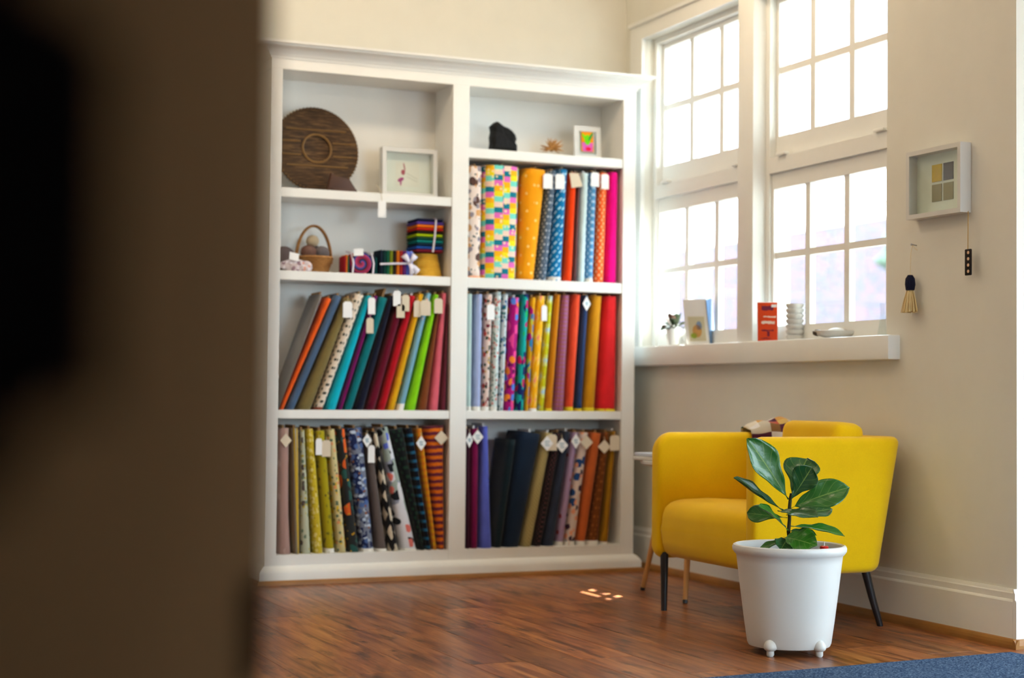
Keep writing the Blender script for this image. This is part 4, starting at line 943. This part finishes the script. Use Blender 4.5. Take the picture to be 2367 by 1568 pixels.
# ------------------------------------------------------------------ things on the window wall
def shadow_box():
    y0, y1, z0, z1, dp = -2.715, -2.40, 1.53, 1.785, .05
    root = empty('shadow_box', (0, (y0+y1)/2, z0)); tag(root, 'white shadow box frame with four small cloth squares on the wall', 'picture frame')
    b = .017; X0 = -.002
    for args in ((y0, y1, z0, z0+b), (y0, y1, z1-b, z1), (y0, y0+b, z0+b, z1-b), (y1-b, y1, z0+b, z1-b)):
        boxes('frame_side', [(-dp, X0, args[0], args[1], args[2], args[3])], M_WHITE_PL, root)
    boxes('mount', [(-.012, -.006, y0+b, y1-b, z0+b, z1-b)], plain('mount_cream', (226, 230, 214), .8, .2), root)
    cy_, cz_ = (y0+y1)/2-.012, (z0+z1)/2; s = .056; g = .005
    cols_ = {(1, 1): (206, 176, 10), (-1, 1): (92, 82, 76), (1, -1): (150, 140, 100), (-1, -1): (150, 140, 96)}
    for (a, c_), cc in cols_.items():
        t = f_solid('swatch_%02x%02x%d' % (cc[0], cc[2], c_), cc)
        ya, yb = (g, g+s) if a > 0 else (-g-s, -g); za, zb = (g, g+s+.008) if c_ > 0 else (-g-s-.008, -g)
        boxes('cloth_square', [(-.0145, -.0122, cy_+ya, cy_+yb, cz_+za, cz_+zb)], t, root)
    boxes('glass', [(-dp+.004, -dp+.0055, y0+b, y1-b, z0+b, z1-b)], M_GLASS, root)
shadow_box()
# nail, tassel
ny = on(2113, 568, 0, -.012)
tl_ = empty('tassel', (-.018, ny.y, ny.z)); tag(tl_, 'cream wool tassel with a navy bound head hanging from a nail', 'tassel')
tube('nail', [(-.0005, ny.y, ny.z+.001), (-.024, ny.y, ny.z+.004)], .0022, plain('steel', (170, 170, 176), .3, .5, .05, 1), tl_, 6)
blob('nail_head', (-.025, ny.y, ny.z+.004), (.002, .005, .005), plain('steel', (0, 0, 0)), tl_, 2)
tz = on(2110, 640, 0, -.018)
tube('cord', [(-.018, ny.y, ny.z+.004), (-.024, ny.y+.004, ny.z-.03), (-.030, tz.y, tz.z+.006)], .0016, M_STRING, tl_, 5)
tube('cord_end', [(-.018, ny.y, ny.z), (-.024, ny.y-.02, ny.z-.012), (-.022, ny.y-.032, ny.z-.02)], .0016, M_STRING, tl_, 5)
M_NAVY = yarn_mat('wool_navy', (22, 24, 42), (38, 40, 62))
tube('head', [(-.030, tz.y, tz.z+.006), (-.030, tz.y, tz.z-.008), (-.030, tz.y, tz.z-.03), (-.030, tz.y+.001, tz.z-.052)], [.009, .018, .020, .016], M_NAVY, tl_, 12)
bm = bmesh.new(); rr = random.Random(9)
bz_ = on(2110, 724, 0, -.018).z
for i in range(90):
    a = rr.uniform(0, 6.28); q = rr.random()**.5
    p0 = Vector((-.030+.011*q*math.cos(a), tz.y+.001+.013*q*math.sin(a), tz.z-.05)); p1 = Vector((-.032+.026*q*math.cos(a), tz.y+.003+.040*q*math.sin(a), bz_+rr.uniform(0, .008)))
    tube_bm(bm, [p0, p0.lerp(p1, .5)+Vector((0, (p1.y-p0.y)*.12, 0)), p1], .0022, 4)
sk_ = bm_obj('skirt', bm, plain('wool_cream', (216, 192, 140), .9, .1, .15), tl_); sk_['kind'] = 'stuff'
# spotted key fob
kf = on(2238, 576, 0, -.03)
kb = empty('key_fob', (-.03, kf.y, kf.z)); tag(kb, 'black spotted cloth key fob hanging on a cord below the shadow box', 'key fob')
tube('cord', [(-.03, kf.y, 1.532), (-.031, kf.y, kf.z+.05), (-.03, kf.y+.002, kf.z-.004)], .0017, plain('cord_tan', (176, 142, 84), .8, .2), kb, 5)
b2 = on(2237, 637, 0, -.03)
M_SPOT = f_dots('black_spots', (34, 28, 26), (214, 176, 140), .022, .3)
bmx = box('fob', -.033, -.026, kf.y-.017, kf.y+.017, b2.z, kf.z, plain('fob_cloth', (34, 28, 26), .8, .2), kb, .003, 2)
for k in range(4):
    prism('dot', [(kf.y-.004+.006*math.cos(a), kf.z-.013-.0225*k+.006*math.sin(a)) for a in (2*math.pi*i/10 for i in range(10))], 0, -.0340, -.0330, plain('fob_dot', (222, 188, 156), .8, .2), kb)

# ------------------------------------------------------------------ yellow armchair (faces the room, its back to the window wall)
def chair_fab():
    t = fab('yellow_upholstery'); v = t.coord('Object'); n = t.noise(v, 9, 3); s = t.sep(v)
    th = t.noise(t.mapping(v, (420, 420, 420)), 1, 2)
    t.color(t.mix(t.math('MULTIPLY', th, .5), t.mix(n, (238, 190, 0), (252, 208, 4)), (206, 158, 0))); t.bump(th, .25, .002); return t.m
M_YEL = chair_fab(); M_PIPE = plain('yellow_piping', (150, 108, 4), .8, .2)
ch = empty('armchair', (-.4, -2.03, 0)); tag(ch, 'yellow upholstered armchair with thin black legs standing under the window', 'armchair')
ZB, ZT = .208, .712
def taper(x, z):
    k = max(0, min(1, (x+.42)/.32)); k = k*k*(3-2*k); return x - (ZT-z)/(ZT-ZB)*.10*k
def shell(name, path, thick, rfront, z0, z1):
    """upholstered wall swept along a plan path"""
    pts = [Vector((p[0], p[1], 0)) for p in path]; n = len(pts); bm = bmesh.new(); rings = []
    S = [0]
    for a, b in zip(pts, pts[1:]): S.append(S[-1]+(b-a).length)
    for i, p in enumerate(pts):
        a = pts[max(0, i-1)]; b = pts[min(n-1, i+1)]; t = (b-a).normalized(); nr = Vector((-t.y, t.x, 0)); s = S[i]
        drop = 0
        if s < rfront: drop = rfront-math.sqrt(max(0, rfront**2-(rfront-s)**2))
        rb = rfront*.6; dropb = 0
        if s < rb: dropb = rb-math.sqrt(max(0, rb**2-(rb-s)**2))
        h = thick/2; zt, zb = z1-drop, z0+dropb; ring = []
        if s < .02: h = h*(.62+.38*math.sqrt(max(0, 1-((.02-s)/.02)**2)))
        e = min(.030, h*.92)
        prof = []
        for k in range(5):
            an = math.pi/2*k/4; prof.append((h-e+e*math.cos(an), zt-e+e*math.sin(an)))
        for k in range(5):
            an = math.pi/2+math.pi/2*k/4; prof.append((-h+e+e*math.cos(an), zt-e+e*math.sin(an)))
        for k in range(1, 6): prof.append((-h, zt-e+(zb+e-(zt-e))*k/6))
        for k in range(5):
            an = math.pi+math.pi/2*k/4; prof.append((-h+e+e*math.cos(an), zb+e+e*math.sin(an)))
        for k in range(5):
            an = 1.5*math.pi+math.pi/2*k/4; prof.append((h-e+e*math.cos(an), zb+e+e*math.sin(an)))
        for k in range(1, 6): prof.append((h, zb+e+(zt-e-zb-e)*k/6))
        for o_, z in prof:
            q = p+nr*o_; ring.append(bm.verts.new((taper(q.x, z), q.y, z)))
        rings.append(ring)
    m_ = len(rings[0])
    for A, B in zip(rings, rings[1:]):
        for j in range(m_): bm.faces.new((A[j], A[(j+1) % m_], B[(j+1) % m_], B[j]))
    bm.faces.new(rings[0]); bm.faces.new(rings[-1][::-1])
    return bm_obj(name, bm, M_YEL, ch, auto=1.0)
TH = .066; YN, YFAR = -2.42+TH/2, -1.640-TH/2; XB_ = -.044-TH/2; XF_ = -.725
def arm_path(y_arm, sgn, y_end):
    pts = [(XF_+k*.004, y_arm) for k in range(0, 20)] + [(XF_+.08+k*.05, y_arm) for k in range(0, 10)]
    rc = .065; cx_ = XB_-rc; cy_ = y_arm+sgn*rc
    pts = [p for p in pts if p[0] < cx_-.01]
    for k in range(17):
        a = math.pi/2*k/16; pts.append((cx_+rc*math.sin(a), cy_-sgn*rc*math.cos(a)))
    y = cy_+sgn*.04
    while sgn*(y_end-y) > 0: pts.append((XB_, y)); y += sgn*.05
    pts.append((XB_, y_end)); return pts
shell('arm_shell', arm_path(YN, 1, -2.035), TH, .055, ZB, ZT)
shell('arm_shell', arm_path(YFAR, -1, -2.025), TH, .075, ZB, ZT)
def rbox(name, x0, x1, y0, y1, z0, z1, mat, parent, bev, seg=5, puff=0.0, M=None):
    bm = bmesh.new(); add_box(bm, x0, x1, y0, y1, z0, z1)
    bmesh.ops.bevel(bm, geom=bm.edges[:], offset=bev, segments=seg, affect='EDGES', profile=.5)
    if M is not None: bmesh.ops.transform(bm, matrix=M, verts=bm.verts[:])
    return bm_obj(name, bm, mat, parent, auto=1.2)
# seat with a rolled front edge
sy0, sy1 = YN+TH/2+.002, YFAR-TH/2-.002
prof = [(-.275, .235), (-.30, .212), (-.60, .212), (-.67, .216), (-.700, .235), (-.712, .27), (-.715, .33), (-.712, .385), (-.700, .415), (-.675, .435), (-.63, .445), (-.5, .448), (-.3, .438), (-.225, .425)]
prism('seat', prof, 1, sy0, sy1, M_YEL, ch, .012)
Mb = Matrix.Translation((-.235, (sy0+sy1)/2, .44)) @ Matrix.Rotation(.10, 4, 'Y')
rbox('back_cushion', -.095, .045, -.285, .11, .0, .322, M_YEL, ch, .042, 5, 0, Mb)
for sx, sy, tx, ty in ((-.687, -1.689, -.69, -1.694), (-.655, -2.365, -.650, -2.352), (-.128, -2.351, -.200, -2.345), (-.150, -1.700, -.205, -1.712)):
    tube('leg', [(sx, sy, 0), (sx+(tx-sx)*.5, sy+(ty-sy)*.5, .11), (tx, ty, .235)], [.0115, .014, .0165], M_BLACK, ch, 12)
# patchwork throw over the far arm
def throw_mat():
    t = fab('patchwork'); uv = t.coord('UV')
    s = t.sep(uv); cell = t.comb(t.math('FLOOR', t.math('MULTIPLY', s[0], 16.0)), t.math('FLOOR', t.math('MULTIPLY', s[1], 18.0)))
    n = t.white(cell)
    pal = [(228, 216, 196), (214, 160, 84), (196, 92, 70), (206, 196, 176), (84, 36, 64), (40, 100, 110), (222, 186, 110), (140, 100, 60), (232, 226, 220)]
    t.color(t.ramp(n, [(max(0, i/len(pal)-.001), p) for i, p in enumerate(pal)], 'CONSTANT')); weave(t, uv); return t.m
def throw():
    bm = bmesh.new(); ya, yb = YFAR-TH/2, YFAR+TH/2; g = .007
    prof = [(ya-g, .452), (ya-g, .55), (ya-g, .66), (ya-g-.002, .700), (ya-.001, ZT+.004), (ya+.015, ZT+.009), ((ya+yb)/2, ZT+.012), (yb-.015, ZT+.009), (yb+.001, ZT+.004), (yb+g+.002, .700), (yb+g, .64), (yb+g, .56)]
    dense = []
    for a, b in zip(prof, prof[1:]):
        for k in range(3): dense.append((a[0]+(b[0]-a[0])*k/3, a[1]+(b[1]-a[1])*k/3))
    dense.append(prof[-1]); n = 26; G = []; uvl = bm.loops.layers.uv.new('UVMap')
    for i in range(n+1):
        t = i/n; x_ = -.300+.265*t; row = []
        for j, (y, z) in enumerate(dense):
            top = max(0, (z-.69)/.035); top = min(1, top)
            lift = top*(.010+.046*max(0, math.sin(math.pi*min(1, t*1.05)))**.8*(.4+.6*t)) + top*.008*math.sin(t*14+j*.3)
            side = -1 if y < (ya+yb)/2 else 1
            fold = .005*(1+math.sin(t*17+(z*6)))*(1-top)
            xo = x_
            row.append(bm.verts.new((xo+.012*math.sin(z*22)*(1-top)*.4, y+side*fold, z+lift)))
        G.append(row)
    for i in range(n):
        for j in range(len(dense)-1):
            f = bm.faces.new((G[i][j], G[i+1][j], G[i+1][j+1], G[i][j+1]))
            for lp, (a_, b_) in zip(f.loops, ((i, j), (i+1, j), (i+1, j+1), (i, j+1))): lp[uvl].uv = (a_/n*.30*1.2, b_/len(dense)*.62)
    o = bm_obj('throw_blanket', bm, throw_mat(), None, smooth=True)
    md = o.modifiers.new('thickness', 'SOLIDIFY'); md.thickness = .004; md.offset = 1
    tag(o, 'colourful patchwork throw draped over the arm of the yellow armchair', 'throw blanket')
throw()

# ------------------------------------------------------------------ side table behind the chair
M_OAK = plain('pale_oak', (196, 142, 82), .5, .35, .12)
TX, TY, TZ = -.315, -1.305, .580
tb = empty('side_table', (TX, TY, 0)); tag(tb, 'small round white side table with splayed wooden legs behind the armchair', 'side table')
lathe('table_top', [(0, TZ-.022), (.235, TZ-.022), (.246, TZ-.014), (.246, TZ-.004), (.242, TZ), (0, TZ)], M_WHITE_PL, tb, 48, Matrix.Translation((TX, TY, 0)))
for fx, fy in ((-.449, -1.06), (-.495, -1.52), (-.095, -1.40)):
    d = Vector((TX-fx, TY-fy)); 
    tube('leg', [(fx, fy, 0), (fx+d.x*.25, fy+d.y*.25, .28), (fx+d.x*.48, fy+d.y*.48, TZ-.0225)], [.010, .0145, .017], M_OAK, tb, 10)
    tube('foot_tip', [(fx, fy, .0), (fx+d.x*.012, fy+d.y*.012, .014)], [.0106, .0112], M_BLACK, tb, 10)
mg_ = empty('magazine', (TX-.08, TY, TZ)); tag(mg_, 'white magazine lying on the side table, overhanging its edge', 'magazine')
for i in range(2):
    MM = Matrix.Translation((TX-.09+.01*i, TY+.05, TZ+.0008+.016*i)) @ Matrix.Rotation(.25-.3*i, 4, 'Z')
    bm = bmesh.new(); add_box(bm, -.15, .13, -.10, .10, 0, .0145, MM); bmesh.ops.bevel(bm, geom=bm.edges[:], offset=.002, segments=1, affect='EDGES'); bm_obj('booklet', bm, M_WHITE_PL if i == 0 else plain('pale_blue_cover', (206, 214, 230), .4, .4), mg_)

# ------------------------------------------------------------------ planter and fiddle leaf fig
PX, PY = -.792, -2.748
pt = empty('planter', (PX, PY, 0)); tag(pt, 'white tapered plastic planter with rolled rim on small feet', 'planter')
MP = Matrix.Translation((PX, PY, 0))
lathe('pot', [(0, .020), (.118, .020), (.136, .024), (.1405, .034), (.150, .10), (.163, .20), (.1755, .305), (.178, .325), (.184, .331), (.1905, .340), (.1915, .350), (.188, .358), (.182, .3605), (.176, .357), (.1725, .345), (.172, .325), (.160, .22), (.158, .21)], M_WHITE_PL, pt, 64, MP, cap=False)
for a in (math.radians(x_) for x_ in (-92, -152, -32, 28, 88, 148)):
    pass
fdir = Vector((-F.x, -F.y, 0)).normalized(); sdir = Vector((R.x, R.y, 0)).normalized()
for a in (-1, 1):
    for b in (1, -1):
        an = a*.62; d = (fdir*math.cos(an) + sdir*math.sin(an))*b
        c = Vector((PX, PY, 0))+d*.139
        bm = bmesh.new(); bmesh.ops.create_uvsphere(bm, u_segments=16, v_segments=10, radius=1)
        for v in bm.verts: v.co = Vector((v.co.x*.0225, v.co.y*.0225, v.co.z*.026 if v.co.z > 0 else v.co.z*.014)) + c + Vector((0, 0, .030))
        bm_obj('foot', bm, M_WHITE_PL, pt, smooth=True)
        lathe('caster', [(0, 0), (.009, 0), (.0125, .005), (.0125, .019), (0, .019)], M_WHITE_PL, pt, 14, Matrix.Translation(c))
def soil_mat():
    t = NT('potting_soil', .95, .1); v = t.coord('Object'); n = t.noise(v, 90, 4); t.color(t.mix(n, (30, 22, 16), (74, 60, 48))); t.bump(n, 1, .01); return t.m
so = lathe('soil', [(0, .235), (.1, .236), (.1605, .232), (.1605, .222), (0, .222)], soil_mat(), pt, 40, MP)
wi = empty('water_indicator', (0, 0, 0)); wp = at(1905, 1268, 5.43)
wi.location = (wp.x, wp.y, .23); tag(wi, 'red water level indicator with thin needle in the planter', 'water indicator')
tube('stem', [(wp.x, wp.y, .236), (wp.x, wp.y, wp.z)], .006, plain('red_plastic', (206, 30, 20), .4, .4), wi, 10)
lathe('red_cap', [(0, 0), (.013, 0), (.0145, .003), (.0145, .010), (.010, .012), (0, .012)], plain('red_plastic', (0, 0, 0)), wi, 20, Matrix.Translation((wp.x, wp.y, wp.z-.004)))
tube('needle', [(wp.x, wp.y, wp.z+.006), (wp.x, wp.y, wp.z+.022)], .0016, M_WHITE_PL, wi, 6)

def leaf_mat():
    t = NT('fig_leaf', .28, .5); uv = t.coord('UV'); s = t.sep(uv); v = t.coord('Object')
    mid = t.math('ABSOLUTE', t.math('SUBTRACT', s[0], .5))
    vein = t.math('LESS_THAN', mid, .018)
    side = t.math('LESS_THAN', t.math('FRACT', t.math('SUBTRACT', t.math('MULTIPLY', s[1], 6.5), t.math('MULTIPLY', mid, 3.4))), .07)
    rd = t.rand()
    base = t.mix(rd, (16, 76, 44), (56, 128, 26)); base = t.mix(t.math('MULTIPLY', t.noise(v, 40, 3), .35), base, (12, 50, 36))
    c = t.mix(t.math('MAXIMUM', vein, t.math('MULTIPLY', side, .6)), base, (120, 156, 70)); t.color(c)
    t.bump(t.math('ADD', t.math('MULTIPLY', t.math('MAXIMUM', vein, side), -.5), t.noise(v, 45, 2)), .35, .004)
    try:
        t.b.inputs['Coat Weight'].default_value = .25; t.b.inputs['Coat Roughness'].default_value = .15
    except Exception: pass
    # leaves let some light through
    tr = t.n.new('ShaderNodeBsdfTranslucent'); t.l.new(t.mix(.5, c, (110, 190, 20)), tr.inputs[0]); mx = t.n.new('ShaderNodeMixShader'); mx.inputs[0].default_value = .22
    out = t.n['Material Output']; t.l.new(t.b.outputs[0], mx.inputs[1]); t.l.new(tr.outputs[0], mx.inputs[2]); t.l.new(mx.outputs[0], out.inputs[0])
    return t.m
M_FIG = leaf_mat()
fg = empty('fiddle_leaf_fig', (PX, PY, .236)); tag(fg, 'young fiddle leaf fig with broad glossy leaves growing in the white planter', 'plant')
D0 = 5.48
def zp(zx, zy, dd=0.0): return at(1660+zx/2.8, 980+zy/2.8, D0+dd)
tube('stem', [Vector((PX, PY, .232)), zp(470, 800), zp(455, 700), zp(462, 620), zp(462, 540), zp(468, 480, .0), zp(470, 450)], [.008, .0072, .0065, .006, .006, .0055, .003], plain('fig_bark', (52, 50, 28), .8, .2, .25), fg, 8)
V_C = -F; V_U = U; V_R = R
def lf(b, t, wpx, nrm, bend=.1, cup=.25, widest=.62, wav=.03):
    leaf_mesh('leaf', zp(*b), zp(*t), wpx/2.8/FPX*D0, nrm, M_FIG, fg, bend, cup, widest, 16, 10, wav)
lf((455, 490), (192, 95, -.05), 215, V_C*.95+V_R*.35+V_U*.25, .08, .30, .60)
lf((470, 480), (575, 222, .06), 250, V_C*.75-V_R*.3+V_U*.5, .12, .25, .70)
lf((462, 505, -.01), (608, 282, -.03), 185, V_C*1.0-V_R*.45+V_U*.1, -.08, .25, .70)
lf((472, 545), (850, 408, -.02), 200, V_C*.85+V_U*.4-V_R*.2, .24, .22, .58)
lf((420, 560), (98, 352, -.06), 150, V_U*.85+V_C*.32+V_R*.4, -.10, .45, .55)
lf((452, 690, -.01), (262, 530, -.10), 140, V_U*.8+V_R*.6+V_C*.28, .10, .3, .6)
lf((448, 610), (186, 578, .06), 125, V_C*.9+V_U*.4, .06, .25, .72)
lf((440, 590), (738, 552, .04), 150, V_U*.75+V_C*.6, -.06, .3, .70)
lf((385, 565, .02), (645, 605, -.13), 150, V_U*.8+V_C*.5, .06, .25, .6)
lf((470, 662), (820, 722, -.02), 120, V_U*.92+V_C*.33+V_R*.2, .16, .35, .6)
lf((455, 695, -.01), (638, 722, -.04), 90, V_U*.9+V_C*.28, .14, .4, .55)
lf((425, 735, -.02), (640, 790, -.10), 190, V_C*.75+V_U*.55, .16, .25, .52)
lf((452, 740, .0), (405, 815, -.05), 130, V_C*.7+V_U*.6, .15, .25, .55)
lf((450, 750), (255, 825, .0), 70, V_U*.8+V_C*.4, .2, .3, .55)  # added leaf, standing in for the shadow on the pot's inner wall

# ------------------------------------------------------------------ rug
def rug_mat():
    t = NT('blue_carpet', .95, .1); v = t.coord('Object'); n = t.noise(v, 150, 4, .9); n2 = t.noise(v, 7, 3)
    c = t.ramp(n, [(.36, (14, 30, 56)), (.5, (52, 84, 124)), (.64, (150, 176, 208))]); t.color(c); t.bump(n, 1, .01); return t.m
c0 = on(2337, 1513, 2, 0); c1 = on(1690, 1568, 2, 0); ex = Vector((c1.x-c0.x, c1.y-c0.y, 0)).normalized(); ey = Vector((ex.y, -ex.x, 0)); ey = ey if ey.y < 0 else -ey
rg = empty('entrance_rug', (c0.x, c0.y, 0)); tag(rg, 'blue heathered entrance rug on the wooden floor', 'rug')
bm = bmesh.new(); MR = Matrix((ex, ey, Vector((0, 0, 1)))).transposed().to_4x4(); MR.translation = (c0.x, c0.y, .0005)
add_box(bm, 0, 1.9, 0, 1.25, 0, .008, MR); bmesh.ops.bevel(bm, geom=bm.edges[:], offset=.003, segments=2, affect='EDGES'); bm_obj('pile', bm, rug_mat(), rg)

# ------------------------------------------------------------------ near door leaf, standing open beside the viewer
P1 = at(628, 784, .95); e_dir = Vector((.412, .911, 0)).normalized(); n_dir = Vector((e_dir.y, -e_dir.x, 0))
M_DOOR = plain('taupe_door_paint', (100, 78, 55), .9, .0, .06)
dr = struct(empty('door_1', (P1.x-e_dir.x*.85, P1.y-e_dir.y*.85, 0)))
MDr = Matrix((e_dir, n_dir, Vector((0, 0, 1)))).transposed().to_4x4(); MDr.translation = (P1.x, P1.y, 0)
bm = bmesh.new(); add_box(bm, -.85, 0, -.04, 0, .008, 2.06, MDr); bmesh.ops.bevel(bm, geom=bm.edges[:], offset=.002, segments=1, affect='EDGES'); bm_obj('door_leaf', bm, M_DOOR, dr)
lz = at(560, 1430, .93).z
bm = bmesh.new(); add_box(bm, -.085, -.018, 0, .004, lz-.028, lz+.028, MDr); bmesh.ops.bevel(bm, geom=bm.edges[:], offset=.0015, segments=1, affect='EDGES'); bm_obj('latch_plate', bm, plain('dark_bronze', (34, 22, 17), .9, .0, .1), dr)
# black cloth bag hanging on the door
bag = empty('black_pouch', (P1.x-e_dir.x*.6, P1.y-e_dir.y*.6, .78)); tag(bag, 'small black cloth pouch hanging on the open brown door', 'pouch')
M_BAG = plain('black_canvas', (10, 8, 8), .95, .0, .1)
bm = bmesh.new(); add_box(bm, -.88, -.525, .001, .050, .828, .965, MDr); bmesh.ops.bevel(bm, geom=bm.edges[:], offset=.022, segments=3, affect='EDGES'); bm_obj('pouch_body', bm, M_BAG, bag)
for s in (.004, .018):
    tube('strap', [MDr @ Vector(p) for p in ((-.82, s, .955), (-.79, s, 1.15), (-.735, s, 1.42), (-.68, s, 1.15), (-.65, s, .955))], .006, M_BAG, bag, 6)
hk = MDr @ Vector((-.735, 0, 1.415)); tube('door_hook', [hk, MDr @ Vector((-.735, .03, 1.412)), MDr @ Vector((-.735, .034, 1.43))], .004, M_BLACK, dr, 6)

# ------------------------------------------------------------------ ceiling downlights
M_BULB = emit_mat('lamp_glow', (255, 230, 194), 60)
LB = ['warm globe light above the woven disc side of the bookcase', 'warm globe light above the side table', 'warm globe light beyond the bookcase end', 'warm globe light over the open floor', 'warm globe light near the open door']
for i, (lx, ly) in enumerate(((-1.75, -1.36), (-.62, -1.5), (-2.9, -1.4), (-1.7, -4.2), (-3.4, -4.2))):
    rt = empty('ceiling_light', (lx, ly, ZC)); tag(rt, LB[i], 'ceiling light', 'globe lights under the ceiling')
    lathe('rose', [(0, -.001), (.06, -.001), (.062, -.006), (.055, -.02), (.02, -.03), (0, -.03)], M_WHITE_PL, rt, 24, Matrix.Translation((lx, ly, ZC)))
    tube('rod', [(lx, ly, ZC-.03), (lx, ly, ZC-.115)], .008, M_WHITE_PL, rt, 8)
    blob('globe', (lx, ly, ZC-.195), (.08, .08, .08), M_BULB, rt, 3)
